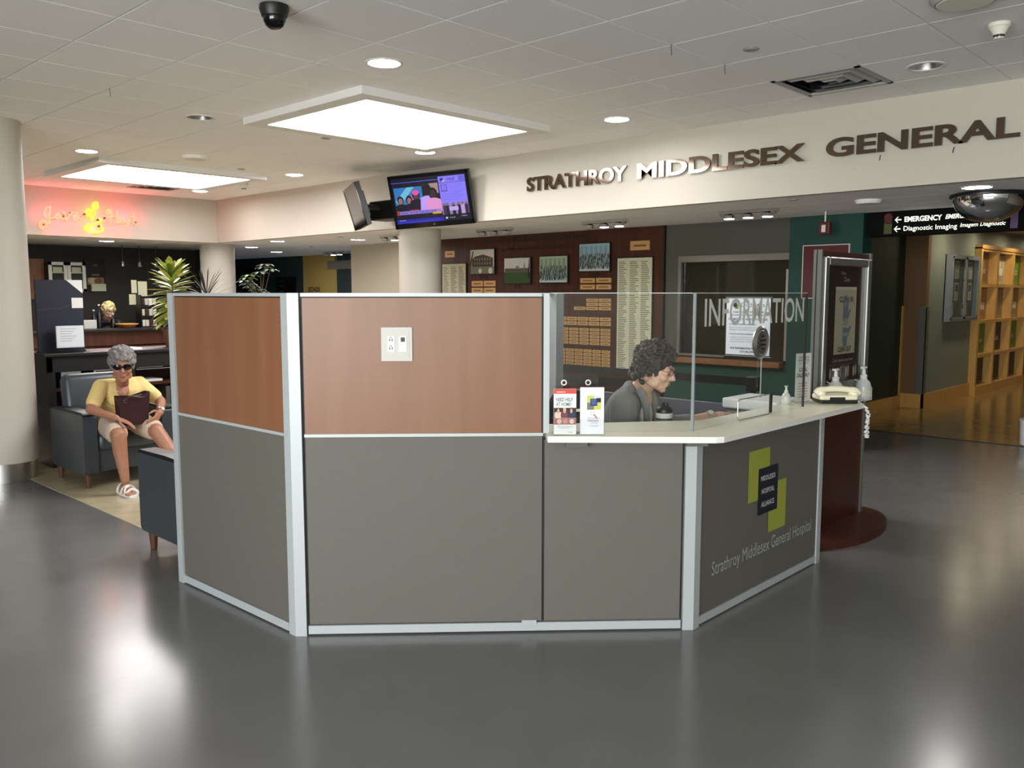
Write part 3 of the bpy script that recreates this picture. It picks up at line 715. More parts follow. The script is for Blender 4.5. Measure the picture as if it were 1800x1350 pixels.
wall_letters('MIDDLESEX', 4.73, 3.115, 2.648, 0.128, 0.032)
wall_letters('GENERAL', 2.945, 1.605, 2.652, 0.130, 0.032)
wall_letters('HOSPITAL', 1.44, -0.10, 2.655, 0.130, 0.032)
for Y in (2.53, 2.02): tag(obj('wall_hook', MB().tube([(XB, Y, 2.625), (XB-0.015, Y, 2.622), (XB-0.018, Y+0.004, 2.585)], 0.003, 6), 'darksteel'), 'small metal hook below the bulkhead letters', 'hook', 'metal hooks on the bulkhead')

# ================================================================ NEON SIGN
nz = thing('neon_sign', 'red and yellow glowing neon cafe sign reading Java Hut', 'neon sign', (4.7, YJ, 2.6))
def npt(px, py):                    # sketch grid of the sign -> its place on the wall
    x, y = px/1800, py/810
    X = 4.04+1.535*x-0.036*y; zt = lerp(2.997, 3.129, x); zb = lerp(2.32, 2.389, x); return V(X, YJ-0.05, lerp(zt, zb, y)-0.005)
def smoothp(pts, k=6, closed=False):
    out = []; n = len(pts)
    for i in range(n-1):
        p0, p1, p2, p3 = pts[max(i-1, 0)], pts[i], pts[i+1], pts[min(i+2, n-1)]
        for j in range(k):
            t = j/k; out.append(tuple(0.5*((2*p1[a])+(-p0[a]+p2[a])*t+(2*p0[a]-5*p1[a]+4*p2[a]-p3[a])*t*t+(-p0[a]+3*p1[a]-3*p2[a]+p3[a])*t**3) for a in range(len(p1))))
    out.append(tuple(pts[-1])); return out
def spiral(cx, cy, r0, r1, a0, turns, n=26): return [(cx+lerp(r0, r1, k/n)*math.cos(R(a0)+2*math.pi*turns*k/n), cy+lerp(r0, r1, k/n)*math.sin(R(a0)+2*math.pi*turns*k/n)) for k in range(n+1)]
def neon(pts, m, r=0.0105, sm=True):
    pp = smoothp(pts) if sm else pts
    obj('neon_tube', MB().tube([npt(*p) for p in pp], r, 8), m, nz, smooth=60, world=True)
neon([(250,290),(190,310),(155,390),(180,450),(225,475),(300,465),(330,440)], 'neon_red'); neon([(250,290),(232,400),(228,520)], 'neon_red')
neon(list(reversed(spiral(150, 570, 20, 78, 0, -1.75)))+[], 'neon_red', sm=False); neon([(228,520),(232,560),(228,580)], 'neon_red')
neon([(330,440),(380,395),(330,420),(320,470),(360,480),(395,430),(405,470),(440,490),(470,460)], 'neon_red')
neon([(415,385),(440,375),(465,420),(490,520),(520,440),(570,385)], 'neon_red'); neon([(570,385),(600,380),(660,400),(600,440),(600,490),(640,500),(680,450),(690,480),(735,460)], 'neon_red')
neon(spiral(1130, 370, 45, 10, -60, 1.3)+[], 'neon_red', sm=False); neon([(1130,325),(1180,345),(1192,420),(1180,570)], 'neon_red'); neon([(1100,470),(1150,455),(1220,445),(1320,448)], 'neon_red')
neon([(1290,345),(1280,450),(1280,540),(1310,555),(1350,470)], 'neon_red'); neon([(1350,470),(1345,540),(1380,550),(1420,480),(1415,530),(1450,540),(1500,480)], 'neon_red')
neon([(1500,480),(1490,540),(1455,610)], 'neon_red'); neon([(1570,385),(1560,480),(1570,560),(1620,570),(1630,540)], 'neon_red'); neon([(1500,455),(1560,450),(1600,455)], 'neon_red')
neon(list(reversed(spiral(940, 285, 14, 62, 20, 1.8)))+[], 'neon_yellow', 0.011, False); neon([(890,330),(925,390),(900,460),(895,515)], 'neon_yellow', 0.011)
neon(list(reversed(spiral(825, 375, 12, 60, 200, 1.8)))+[], 'neon_yellow', 0.011, False); neon([(875,400),(865,450),(880,515)], 'neon_yellow', 0.011)
neon([(805,560),(820,585),(880,580),(960,550),(1030,510),(1035,490),(990,490)], 'neon_yellow', 0.011); neon([(1025,570),(1030,620),(1055,650),(1040,680),(960,705),(895,710),(890,690)], 'neon_yellow', 0.011)
neon(list(reversed(spiral(800, 640, 8, 44, 60, 1.6)))+[], 'neon_yellow', 0.010, False)
def glow(px, py, col, e):
    p = npt(px, py); l = bpy.data.lights.new('neon_glow', 'POINT'); l.energy = e; l.color = col; l.shadow_soft_size = 0.03
    o = bpy.data.objects.new('neon_glow', l); COL.objects.link(o); o.parent = nz; o.location = wm(nz).inverted() @ (p+V(0, -0.03, 0))
for px, py in ((180, 400), (180, 540), (360, 450), (480, 450), (630, 450), (1140, 400), (1270, 450), (1400, 500), (1560, 480)): glow(px, py, (1.0, 0.04, 0.09), 1.5)
for px, py in ((930, 330), (830, 400), (880, 620)): glow(px, py, (1.0, 0.45, 0.05), 0.35)
for px, py in ((150, 570), (300, 470), (700, 460), (560, 390), (1095, 470), (1600, 540), (1000, 600), (770, 410), (985, 500), (460, 440)):
    p = npt(px, py); obj('tube_support', MB().cyl((p.x, YJ, p.z), (p.x, YJ-0.05, p.z), 0.012, n=8), 'darkred', nz, world=True)

# ================================================================ TELEVISIONS
def tv(c, yaw, tilt, roll, W, H, lab, pict):
    n = V(math.cos(yaw)*math.cos(tilt), math.sin(yaw)*math.cos(tilt), -math.sin(tilt)); u = UZ.cross(n).normalized(); v = n.cross(u)
    u, v = u*math.cos(roll)+v*math.sin(roll), -u*math.sin(roll)+v*math.cos(roll); c = V(*c)
    t = thing('television', lab, 'television', c)
    obj('casing', MB().obox(c-n*0.03, u*W/2, v*H/2, n*0.028), 'black', t, world=True)
    obj('rear_hump', MB().obox(c-n*0.075, u*W*0.3, v*H*0.3, n*0.03), 'black', t, world=True)
    bz = 0.032; f = MB()
    for s in (-1, 1):
        f.obox(c+u*s*(W/2-bz/2), u*bz/2, v*H/2, n*0.006); f.obox(c+v*s*(H/2-bz/2)+(v*0.012 if s < 0 else v*0), u*W/2, v*(bz/2+(0.012 if s < 0 else 0)), n*0.006)
    obj('bezel', f, 'black_gloss', t, world=True)
    o = c-u*(W/2-bz)-v*(H/2-bz-0.024); w, h = W-2*bz, H-2*bz-0.024
    if pict: printed('screen', pict(w, h), o, u, v, 'screen', t, off=0.0005, step=0.0001)
    else: obj('screen', MB().obox(c+v*0.012, u*w/2, v*h/2, n*0.001), 'black_gloss', t, world=True)
    text('maker_mark', 'LG', c-v*(H/2-0.022)-u*0.0+n*0.006, u, v, 0.014, 'alu', t, bold=0.01, align='c')
    return t, n, u, v
def news(w, h):
    Bl = S(40, 34, 150); nv = S(8, 8, 30); lav = S(140, 128, 255); sk = S(96, 62, 60)
    P = [(rc(0, 0, w, h), nv), (rc(0, h*0.90, w*0.63, h*0.915), S(90, 90, 220)), (rc(0, h*0.14, w*0.62, h*0.90), S(14, 16, 26)),
         (rc(0.02*w, 0.24*h, 0.40*w, 0.80*h), S(50, 120, 190)), ([(0.02*w,0.5*h),(0.2*w,0.80*h),(0.3*w,0.80*h),(0.08*w,0.4*h)], S(110, 190, 220)), ([(0.12*w,0.3*h),(0.30*w,0.76*h),(0.34*w,0.70*h),(0.2*w,0.3*h)], S(190, 110, 210)),
         (rc(0.40*w, 0.24*h, 0.62*w, 0.84*h), S(30, 24, 34)), ([(0.5*w,0.84*h),(0.62*w,0.84*h),(0.62*w,0.62*h),(0.56*w,0.62*h)], S(170, 140, 130))]
    def fig(x, y, s, shirt, hair=S(18, 12, 16), skin=sk, hat=None):
        P.append((circ(x*w, (y+0.02)*h, 0.045*s*w, 14, 0.10*s*h), hair)); P.append((circ(x*w, y*h, 0.03*s*w, 14, 0.075*s*h), skin))
        if hat: P.append((circ(x*w, (y+0.07)*h, 0.04*s*w, 12, 0.05*s*h), hat))
        P.append(([((x-0.09*s)*w, 0.22*h), ((x+0.09*s)*w, 0.22*h), ((x+0.07*s)*w, (y-0.09*s)*h), ((x+0.02*s)*w, (y-0.06*s)*h), ((x-0.02*s)*w, (y-0.06*s)*h), ((x-0.07*s)*w, (y-0.09*s)*h)], shirt))
    fig(0.09, 0.50, 1, S(20, 16, 30), skin=S(150, 110, 110)); fig(0.21, 0.50, 1, S(24, 20, 36), skin=S(150, 110, 110)); fig(0.31, 0.60, 1.2, S(18, 16, 26), hat=S(220, 90, 170))
    fig(0.46, 0.66, 1.3, S(196, 160, 250), skin=S(30, 20, 26)); fig(0.54, 0.60, 1.3, S(230, 150, 210), skin=S(60, 36, 40))
    P.extend([(rc(0.06*w, 0.20*h, 0.62*w, 0.275*h), S(150, 130, 220)), (T('NEWS', 0.075*w, 0.215*h, 0.04*h, 0.10*w, 0.02), Bl), (T('TOP STORY TODAY LIVE AT NOON', 0.19*w, 0.215*h, 0.045*h, 0.36*w, 0.02), Bl), (rc(0.02*w, 0.19*h, 0.06*w, 0.29*h), S(170, 50, 70)),
         (rc(0.2*w, 0.275*h, 0.32*w, 0.30*h), S(170, 40, 60)), (rc(0.5*w, 0.17*h, 0.62*w, 0.215*h), S(220, 170, 60)), (rc(0.0, 0.0, 0.64*w, 0.09*h), S(30, 30, 170)),
         (T('WEATHER', 0.03*w, 0.065*h, 0.018*h, 0.09*w), S(220, 220, 250)), (T('local news and events every day of the week', 0.03*w, 0.02*h, 0.02*h, 0.55*w), S(110, 110, 220)),
         (rc(0.635*w, 0.13*h, 0.985*w, 0.965*h), lav), (rc(0.635*w, 0.82*h, 0.985*w, 0.83*h), Bl), (rc(0.66*w, 0.86*h, 0.70*w, 0.93*h), Bl), (rc(0.685*w, 0.84*h, 0.715*w, 0.88*h), S(180, 190, 130)),
         (T('real', 0.75*w, 0.86*h, 0.09*h, 0.10*w), Bl), (rc(0.90*w, 0.84*h, 0.98*w, 0.95*h), S(110, 96, 220)), (rc(0.655*w, 0.63*h, 0.74*w, 0.79*h), S(90, 80, 200)), (rc(0.665*w, 0.66*h, 0.73*w, 0.78*h), S(130, 118, 240))])
    for k in range(9): P.append((rc((0.76 if k < 5 else 0.66)*w, (0.77-k*0.04)*h, (0.96-0.03*(k % 3))*w, (0.775-k*0.04)*h), S(100, 90, 210)))
    P.append((rc(0.635*w, 0.13*h, 0.985*w, 0.36*h), S(150, 130, 180)))
    for x, cc in ((0.67, S(60, 40, 70)), (0.71, S(30, 26, 40)), (0.79, S(26, 22, 36)), (0.86, S(24, 20, 40)), (0.91, S(190, 160, 220)), (0.96, S(50, 30, 60))):
        P.append((rc((x-0.022)*w, 0.13*h, (x+0.022)*w, 0.33*h), cc)); P.append((circ(x*w, 0.36*h, 0.016*w, 10, 0.03*h), S(140, 100, 100)))
    P.extend([(rc(0.73*w, 0.21*h, 0.85*w, 0.30*h), S(190, 170, 240)), (rc(0.0, 0.0, 0.0001, 0.0001), nv), (circ(0.68*w, 0.06*h, 0.016*w, 12, 0.022*h), S(210, 210, 240)), (T('Today 24', 0.72*w, 0.05*h, 0.025*h, 0.07*w), S(200, 200, 240)), (T('12:05pm', 0.88*w, 0.07*h, 0.025*h, 0.07*w), S(200, 200, 240))])
    return P
t1, n1v, _, _ = tv((6.286, 7.213, 2.609), -2.693, 0.267, 0.051, 0.95, 0.58, 'tilted flat television showing a news picture above the white column', news)
t2, n2v, _, _ = tv((6.08, 8.32, 2.59), 2.678, 0.286, 0.018, 0.80, 0.49, 'tilted flat television with a dark screen seen nearly edge on', None)
mt = thing('television_mount', 'black wall bracket and media box between the two televisions', 'bracket', (XB, 7.9, 2.55))
obj('wall_plate', MB().box((XB-0.03, 7.35, 2.48), (XB-0.001, 8.25, 2.68)), 'black', mt, world=True)
obj('wall_arm', MB().tube([(XB-0.04, 7.45, 2.60), tuple(V(6.286, 7.213, 2.609)-n1v*0.07)], 0.035, 8), 'black', t1, world=True)
obj('wall_arm', MB().tube([(XB-0.012, 8.15, 2.58), tuple(V(6.08, 8.32, 2.59)-n2v*0.07)], 0.03, 8), 'black', t2, world=True)
bx = obj('media_box', MB().rbox((6.36, 7.50, 2.46), (6.62, 8.42, 2.68), 0.012), 'black', mt, world=True)
obj('box_label', MB().box((6.355, 7.75, 2.55), (6.36, 7.93, 2.60)), 'darksteel', bx, world=True); obj('box_label', MB().box((6.355, 7.60, 2.52), (6.36, 7.68, 2.62)), 'steel', bx, world=True)
obj('cable', MB().tube([tuple(p) for p in smoothp([(6.4, 8.0, 2.68), (6.38, 7.98, 2.78), (6.40, 7.86, 2.83), (6.5, 7.8, 2.83)])], 0.006, 6), 'black', mt, world=True)
obj('cable', MB().tube([tuple(p) for p in smoothp([(6.4, 7.75, 2.68), (6.36, 7.7, 2.75), (6.33, 7.55, 2.82), (6.36, 7.45, 2.84)])], 0.006, 6), 'black', mt, world=True)

# ================================================================ DONOR WALL
dn = thing('donor_board', 'cherry wood donor recognition board with gold name plaques', 'donor board', (XW, 7.7, 0.6))
XD = XW-0.03
for k in range(4):
    ya, yb = 9.65-k*0.985, 9.65-(k+1)*0.985+0.003; obj('board_panel', MB().box((XD, yb, 0.55), (XW, ya, ZB)), 'cherry', dn, world=True)
obj('edge_strip', MB().box((XD-0.005, 5.70, 0.0), (XW, 5.715, ZB)), 'black', dn, world=True)
obj('black_rail', MB().box((XD-0.01, 5.715, 0.44), (XW, 9.65, 0.55)), 'black', dn, world=True)
obj('lower_panel', MB().box((XD, 5.715, 0.0), (XW, 9.65, 0.44)), 'cherry', dn, world=True)
def dtext(s, y, z, h, w=None, m='ink_dark', bold=0.01, al='l', parent=dn): return text('lettering', s, (XD, y, z), UNY, UZ, h, m, parent, w=w, bold=bold, align=al, depth=0.004)
def dwords(s, y, z, h, w):
    full = raw_text(s, 0.01)[0]; a0 = min(v.x for v in full); k = w/(max(v.x for v in full)-a0); pos = 0
    for wd_ in s.split(' '):
        i = s.index(wd_, pos); pos = i+len(wd_); ww_ = raw_text(wd_, 0.01)[0]; wl = (max(v.x for v in ww_)-min(v.x for v in ww_)); r_ = max(v.x for v in raw_text(s[:pos], 0.01)[0])
        dtext(wd_, y-(r_-wl-a0)*k, z, h, wl*k)
dwords('Strathroy Middlesex General Hospital', 8.64, 2.285, 0.075, 1.82); dwords('gratefully acknowledges the following Donors', 8.36, 2.18, 0.045, 1.30)
dtext('1914', 8.72, 1.80, 0.05, None, al='c'); dtext('1962', 8.05, 1.665, 0.05, None, al='c'); dtext('1975', 7.40, 1.675, 0.05, None, al='c'); dtext('2000', 6.72, 1.80, 0.05, None, al='c')
dtext('"... to the sick', 7.20, 1.60, 0.055, 0.42, al='r'); dtext('and ye visited me."', 7.14, 1.49, 0.055, 0.50, al='r'); dtext('- Anne Smith', 7.14, 1.40, 0.04, 0.25, al='r')
me_cache = {}
def plaque(yl, zt, w, h, tx=True):
    key = (round(w, 3), round(h, 3))
    if key not in me_cache:
        me = bpy.data.meshes.new('plaque'); t = MB().box((-0.006, -w, -h), (0, 0, 0)); b = MB().box((-0.0065, -w*0.82, -h*0.62), (-0.006, -w*0.18, -h*0.40))
        t.add(b.v, b.f); me.from_pydata(t.v, [], t.f); me.materials.append(MATS['gold_plaque']); me.materials.append(MATS['ink_brown'])
        for p in me.polygons[6:]: p.material_index = 1
        me.update(); me_cache[key] = me
    o = link('plaque', me_cache[key], None, dn); o.location = wm(dn).inverted() @ V(XD, yl, zt)
def block(yr, zt, zb, cols, rows, w, gap=0.012, vg=0.007, skip=()):
    h = (zt-zb-(rows-1)*vg)/rows
    for c in range(cols):
        for r in range(rows):
            if (c, r) in skip: continue
            plaque(yr+(c+1)*w+c*gap, zt-r*(h+vg), w, h)
block(8.48, 1.77, 1.50, 2, 3, 0.23, 0.02, 0.02)
block(6.47, 1.787, 1.645, 2, 2, 0.235, 0.02, 0.02)
block(6.47, 1.53, 1.385, 3, 3, 0.187, 0.015, 0.010, skip=((2, 0), (2, 1)))
block(6.47, 1.295, 1.19, 6, 2, 0.166, 0.014, 0.010)
block(6.475, 1.155, 0.945, 6, 5, 0.152, 0.018, 0.008)
block(6.475, 0.885, 0.665, 7, 5, 0.132, 0.014, 0.008)
plaque(9.52, 2.21, 0.20, 0.09); plaque(6.19, 2.22, 0.28, 0.11)
def namelist(yl, yr, zt, zb, lab):
    t = thing('name_list', lab, 'name board', (XD, (yl+yr)/2, zb))
    obj('backing', MB().box((XD-0.015, yr-0.012, zb-0.012), (XD, yl+0.012, zt+0.012)), 'black', t, world=True)
    obj('sheet', MB().box((XD-0.02, yr, zb), (XD-0.015, yl, zt)), 'list_cream', t, world=True)
    m = MB(); z = zt-0.05; rg = random.Random(3)
    while z > zb+0.03:
        for c in range(3):
            y0 = yl-0.02-c*0.165; m.box((XD-0.0208, y0-rg.uniform(0.07, 0.13), z), (XD-0.02, y0, z+0.009))
        z -= 0.0225
    obj('printed_names', m, 'ink_grey', t, world=True)
namelist(6.365, 5.86, 2.02, 0.64, 'tall cream list of donor names on the board beside the reception window'); namelist(9.57, 9.07, 2.02, 0.64, 'tall cream list of donor names on the board beside the white column')
def photo(yl, zt, kind, lab):
    w, h = 0.475, 0.337; t = thing('framed_photograph', lab, 'photograph', (XD, yl-w/2, zt-h))
    obj('backing', MB().box((XD-0.028, yl-w-0.015, zt-h-0.012), (XD, yl+0.012, zt+0.012)), 'black', t, world=True)
    P = []; rg = random.Random(kind)
    if kind == 0:
        P = [(rc(0, 0, w, h), S(190, 196, 188)), ([(0.08*w,0.3*h),(0.95*w,0.3*h),(0.95*w,0.65*h),(0.55*w,0.80*h),(0.2*w,0.72*h),(0.08*w,0.62*h)], S(58, 66, 58))]
        for k in range(7):
            for r in range(2): P.append((rc((0.16+k*0.11)*w, (0.38+r*0.17)*h, (0.21+k*0.11)*w, (0.48+r*0.17)*h), S(120, 130, 120)))
        P += [(rc(0, 0, w, 0.3*h), S(120, 128, 110)), (circ(0.42*w, 0.12*h, 0.07*w, 12), S(210, 214, 204)), (circ(0.85*w, 0.12*h, 0.09*w, 12), S(205, 210, 200)), ([(0,0.5*h),(0.1*w,0.95*h),(0.14*w,0.95*h),(0.05*w,0.3*h),(0,0.3*h)], S(70, 76, 68))]
    elif kind == 1:
        P = [(rc(0, 0, w, h), S(206, 210, 210)), (rc(0, 0, w, 0.44*h), S(62, 92, 56)), (rc(0.02*w, 0.44*h, 0.98*w, 0.60*h), S(120, 112, 98)), (rc(0.46*w, 0.55*h, 0.58*w, 0.68*h), S(130, 118, 104))]
        for k in range(14): P.append((rc((0.05+k*0.065)*w, 0.47*h, (0.09+k*0.065)*w, 0.56*h), S(70, 72, 68)))
        P += [([(0.93*w,0.2*h),(0.97*w,0.98*h),(0.99*w,0.98*h),(0.99*w,0.2*h)], S(40, 50, 40)), ([(0.75*w,0.5*h),(0.80*w,0.9*h),(0.82*w,0.5*h)], S(110, 120, 110))]
    else:
        base = S(166, 184, 160) if kind == 2 else S(150, 176, 186); P = [(rc(0, 0, w, h), base), (rc(0, 0, w, 0.16*h), S(200, 208, 204))]
        for k in range(6): P.append((rc((0.03+k*0.16)*w, 0.60*h, (0.13+k*0.16)*w, 0.92*h), S(136, 156, 134) if kind == 2 else S(130, 160, 174)))
        for r in range(5, -1, -1):
            for k in range(17):
                x = 0.04+k*0.058+rg.uniform(-.02, .02); y = 0.10+r*0.085+rg.uniform(-.02, .02); c = rg.choice([S(50, 66, 64), S(64, 82, 80), S(150, 166, 166), S(84, 100, 98), S(110, 126, 124)])
                P.append((circ(x*w, (y+0.04)*h, 0.022*w, 8, 0.07*h), c)); P.append((circ(x*w, (y+0.13)*h, 0.011*w, 8, 0.022*h), S(140, 140, 130)))
    printed('picture', P, (XD-0.028, yl, zt-h), UNY, UZ, 'print_gloss', t, off=0.0005, step=0.00008)
photo(8.96, 2.207, 0, 'old framed photograph of a brick house with a lawn'); photo(8.285, 2.07, 1, 'framed photograph of a long low building behind green lawn')
photo(7.635, 2.075, 2, 'framed photograph of a greenish crowd with flagpoles'); photo(6.96, 2.212, 3, 'framed blue tinted group photograph on the donor board')
# ================================================================ RECEPTION WINDOW, TEAL WALL
w = bpy.data.objects.new('window_3', None); COL.objects.link(w); w['kind'] = 'structure'; w['label'] = 'dark glazed reception window with wooden ledge'
obj('window_frame', MB().box((XW-0.02, 4.16, 1.95), (XW+0.02, 5.52, 2.02)).box((XW-0.02, 5.48, 0.88), (XW+0.02, 5.52, 1.95)).box((XW-0.01, 4.165, 0.88), (XW+0.02, 4.195, 1.85)).box((XW-0.02, 4.9, 0.88), (XW+0.01, 5.48, 0.905)), 'steel', w)
obj('pane', MB().box((XW+0.03, 4.16, 0.85), (XW+0.036, 5.5, 1.95)), 'glass_dark', w)
obj('backing', MB().box((XW+0.10, 4.16, 0.8), (XW+0.11, 5.5, 2.0)), 'blind', w)
obj('window_ledge', MB().rbox((XW-0.10, 4.20, 0.80), (XW+0.03, 5.75, 0.865), 0.008), 'sill_wood', w)
pf = thing('wall_picture', 'dark red notice panel with thin white border on the teal wall', 'notice board', (XW-0.02, 3.77, 1.6))
obj('panel', MB().box((XW-0.035, 3.53, 1.55), (XW-0.02, 4.0, 2.08)), 'darkred', pf, world=True)
for lo, hi in (((4.0, 1.545), (4.008, 2.088)), ((3.522, 1.545), (3.53, 2.088)), ((3.53, 2.08), (4.0, 2.088)), ((3.53, 1.542), (4.0, 1.55))):
    obj('border', MB().box((XW-0.038, lo[0], lo[1]), (XW-0.02, hi[0], hi[1])), 'white', pf, world=True)
fe = thing('fire_strobe', 'small dark red fire strobe hanging from the low ceiling', 'fire alarm', (8.2, 3.62, ZB))
obj('stem', MB().cyl((0, 0, 0), (0, 0, -0.10), 0.008, n=8), 'offwhite', fe); obj('body', MB().rbox((-0.03, -0.055, -0.22), (0.03, 0.055, -0.10), 0.008), 'darkred', fe); obj('lens', MB().rbox((-0.04, -0.02, -0.2), (-0.03, 0.02, -0.13), 0.004), 'offwhite', fe)
# lit wayfinding sign over the corridor mouth
ws_ = thing('wayfinding_sign', 'black overhead hospital direction sign with glowing white lettering', 'sign', (8.7, 2.0, 2.15))
obj('box', MB().box((8.62, -0.9, 2.152), (8.80, 3.385, 2.385)), 'sign_black', ws_, world=True)
X8 = 8.618
obj('red_stripe', MB().fprism(rrect(0, 0.0, 0.075, 0.10, 0.03)[0:], (X8, 3.215, 2.265), UNY, UZ, 0, 0.002), 'darkred', ws_, world=True); obj('green_stripe', MB().box((X8-0.002, 3.14, 2.17), (X8, 3.215, 2.272)), 'sign_olive', ws_, world=True)
obj('purple_stripe', MB().box((X8-0.002, 2.06, 2.17), (X8, 2.12, 2.33)), mat('purple', S(96, 78, 120), 0.5), ws_, world=True)
def st(s, y, z, h, w=None, b=0.0, sh=0.0): return text('lettering', s, (X8, y, z), UNY, UZ, h, 'sign_white', ws_, w=w, bold=b, shear=sh)
def arrow(y, z, s):
    p = [(0, 0.5), (0.45, 1), (0.62, 1), (0.30, 0.60), (1.1, 0.60), (1.1, 0.40), (0.30, 0.40), (0.62, 0), (0.45, 0)]
    obj('arrow', MB().fprism([(a*s, b*s) for a, b in p], (X8, y, z), UNY, UZ, 0.001, 0.002), 'sign_white', ws_, world=True)
arrow(3.115, 2.272, 0.055); st('EMERGENCY', 3.025, 2.278, 0.045, 0.335, 0.03); st('EMERGÊNCIA', 2.66, 2.285, 0.038, 0.30, 0.03, 0.25)
arrow(3.12, 2.185, 0.055); st('Diagnostic Imaging', 3.03, 2.193, 0.043, 0.475, 0.008); st('Imagem Diagnostic', 2.53, 2.203, 0.034, 0.37, 0.012, 0.25)
# ================================================================ CORRIDOR FURNISHINGS
nb = thing('notice_cabinet', 'grey metal wall cabinet with papers behind its glass doors', 'notice cabinet', (13.9, 4.048, 1.2))
obj('case', MB().box((13.22, 3.955, 1.19), (14.55, 4.048, 1.22)).box((13.22, 3.955, 2.12), (14.55, 4.048, 2.15)).box((13.22, 3.955, 1.22), (13.26, 4.048, 2.12)).box((14.51, 3.955, 1.22), (14.55, 4.048, 2.12)).box((13.22, 4.035, 1.19), (14.55, 4.048, 2.15)), 'alu', nb, world=True)
for a, c in ((13.26, 13.87), (13.90, 14.51)):
    d = obj('door', MB().box((a, 3.95, 1.22), (a+0.03, 3.96, 2.12)).box((c-0.03, 3.95, 1.22), (c, 3.96, 2.12)).box((a, 3.95, 1.22), (c, 3.96, 1.25)).box((a, 3.95, 2.09), (c, 3.96, 2.12)), 'alu', nb, world=True)
    obj('pane', MB().box((a+0.03, 3.954, 1.25), (c-0.03, 3.957, 2.09)), 'glass', d, world=True)
    obj('back_felt', MB().box((a, 4.03, 1.22), (c, 4.034, 2.12)), 'wall_grey', nb, world=True)
    for k, (px, pz, pw, ph, dark) in enumerate(((0.12, 0.55, 0.18, 0.28, 1), (0.12, 0.22, 0.18, 0.30, 0), (0.08, 0.02, 0.26, 0.18, 1), (0.34, 0.56, 0.2, 0.26, 0), (0.36, 0.24, 0.18, 0.26, 1))):
        x0 = a+px; z0 = 1.25+pz
        printed('notice', [(rc(0, 0, pw, ph), S(205, 200, 186)), (rc(0.02, ph*0.5, pw-0.02, ph*0.9), S(70, 64, 58) if dark else S(150, 146, 138))]+[(rc(0.02, ph*(0.1+0.09*i), pw*0.8, ph*(0.13+0.09*i)), S(120, 116, 108)) for i in range(4)], (x0, 4.029, z0), UX, UZ, 'print', nb)
bk = thing('display_shelving', 'light maple wall shelving of twelve cubbies showing posters', 'shelf', (16.1, 4.05, 0))
BX = [14.62, 15.52, 16.46, 17.45]; BZ = [0.14, 0.62, 1.16, 1.72, 2.27]
obj('plinth', MB().box((14.58, 3.94, 0), (17.5, 4.085, 0.14)), 'maple', bk, world=True)
for i, x in enumerate(BX): obj('upright', MB().box((x-0.04, 3.95, 0.14), (x+0.04, 4.085, 2.30)), 'maple', bk, world=True)
for z in BZ[1:]: obj('shelf', MB().box((14.66, 3.955, z-0.03), (17.45, 4.085, z+0.02)), 'maple', bk, world=True)
obj('top_board', MB().box((14.58, 3.94, 2.28), (17.5, 4.085, 2.34)), 'maple', bk, world=True)
pc = {0: S(44, 38, 30), 1: S(40, 34, 32), 2: S(44, 40, 34), 3: S(120, 150, 40), 4: S(70, 40, 44), 5: S(120, 150, 50), 6: S(190, 150, 110), 7: S(170, 150, 120), 8: S(180, 150, 120), 9: S(170, 140, 100), 10: S(190, 180, 150), 11: S(130, 176, 50)}
wd = {9: 'Public Wall', 10: 'Well', 11: 'YES', 3: 'Care', 4: 'Be Well', 5: 'Health'}
for r in range(4):
    for c in range(3):
        k = r*3+c; x0, x1, z0, z1 = BX[c]+0.05, BX[c+1]-0.05, BZ[r]+0.03, BZ[r+1]-0.05; W, H = x1-x0, z1-z0
        P = [(rc(0, 0, W, H), pc[k])]
        if k >= 3:
            cc = pc[k]; P += [(rc(0.08*W, 0.08*H, 0.92*W, 0.45*H), tuple(q*0.75 for q in cc)), (rc(0.3*W, 0.5*H, 0.7*W, 0.9*H), tuple(min(1, q*1.25) for q in cc))]
        if k in wd: P.append((T(wd[k], 0.1*W, 0.35*H, 0.16*H, 0.7*W, 0.02), S(236, 236, 226)))
        if k in (6, 8, 10): P.append((rc(0.5*W, 0.3*H, 0.85*W, 0.55*H), S(230, 226, 214)))
        printed('poster', P, (x0, 4.083, z0), UX, UZ, 'print', bk, off=0.001, step=0.0006)
bn = thing('waste_bin', 'white round waste bin at the edge of the corridor floor', 'bin', (10.25, 2.18, 0))
obj('bin_body', MB().lathe([(0.11, 0.0), (0.125, 0.01), (0.135, 0.26), (0.128, 0.26), (0.12, 0.02)], n=28), 'white', bn, smooth=40); obj('bin_rim', MB().lathe([(0.128, 0.262), (0.14, 0.262), (0.14, 0.275), (0.128, 0.275), (0.128, 0.262)], n=28), 'white', bn, smooth=40)
# ================================================================ BEHIND THE DESK
def stanchion(x, y, lab):
    t = thing('barrier_post', lab, 'barrier post', (x, y, 0.0))
    obj('base', MB().lathe([(0, 0), (0.17, 0), (0.17, 0.012), (0.05, 0.03), (0, 0.03)], n=32), 'black', t, smooth=30); obj('pole', MB().cyl((0, 0, 0.02), (0, 0, 0.86), 0.03, n=20), 'black', t, smooth=40)
    obj('head', MB().rbox((-0.04, -0.045, 0.84), (0.04, 0.045, 0.955), 0.008), 'black', t); return t
stanchion(6.10, 3.22, 'black retractable belt barrier post beside the sign stand'); stanchion(6.05, 7.2, 'black retractable belt barrier post in front of the donor board')
tag(obj('barrier_belt', MB().box((6.07, 3.25, 0.88), (6.074, 7.16, 0.945)), 'black'), 'black barrier belt stretched in front of the donor board', 'barrier belt')
ss = thing('sign_stand', 'clear stand holding a white diabetes clinic notice', 'sign', (6.46, 3.466, 0))
obj('foot', MB().rbox((-0.12, -0.20, 0), (0.16, 0.20, 0.012), 0.004), 'acrylic', ss)
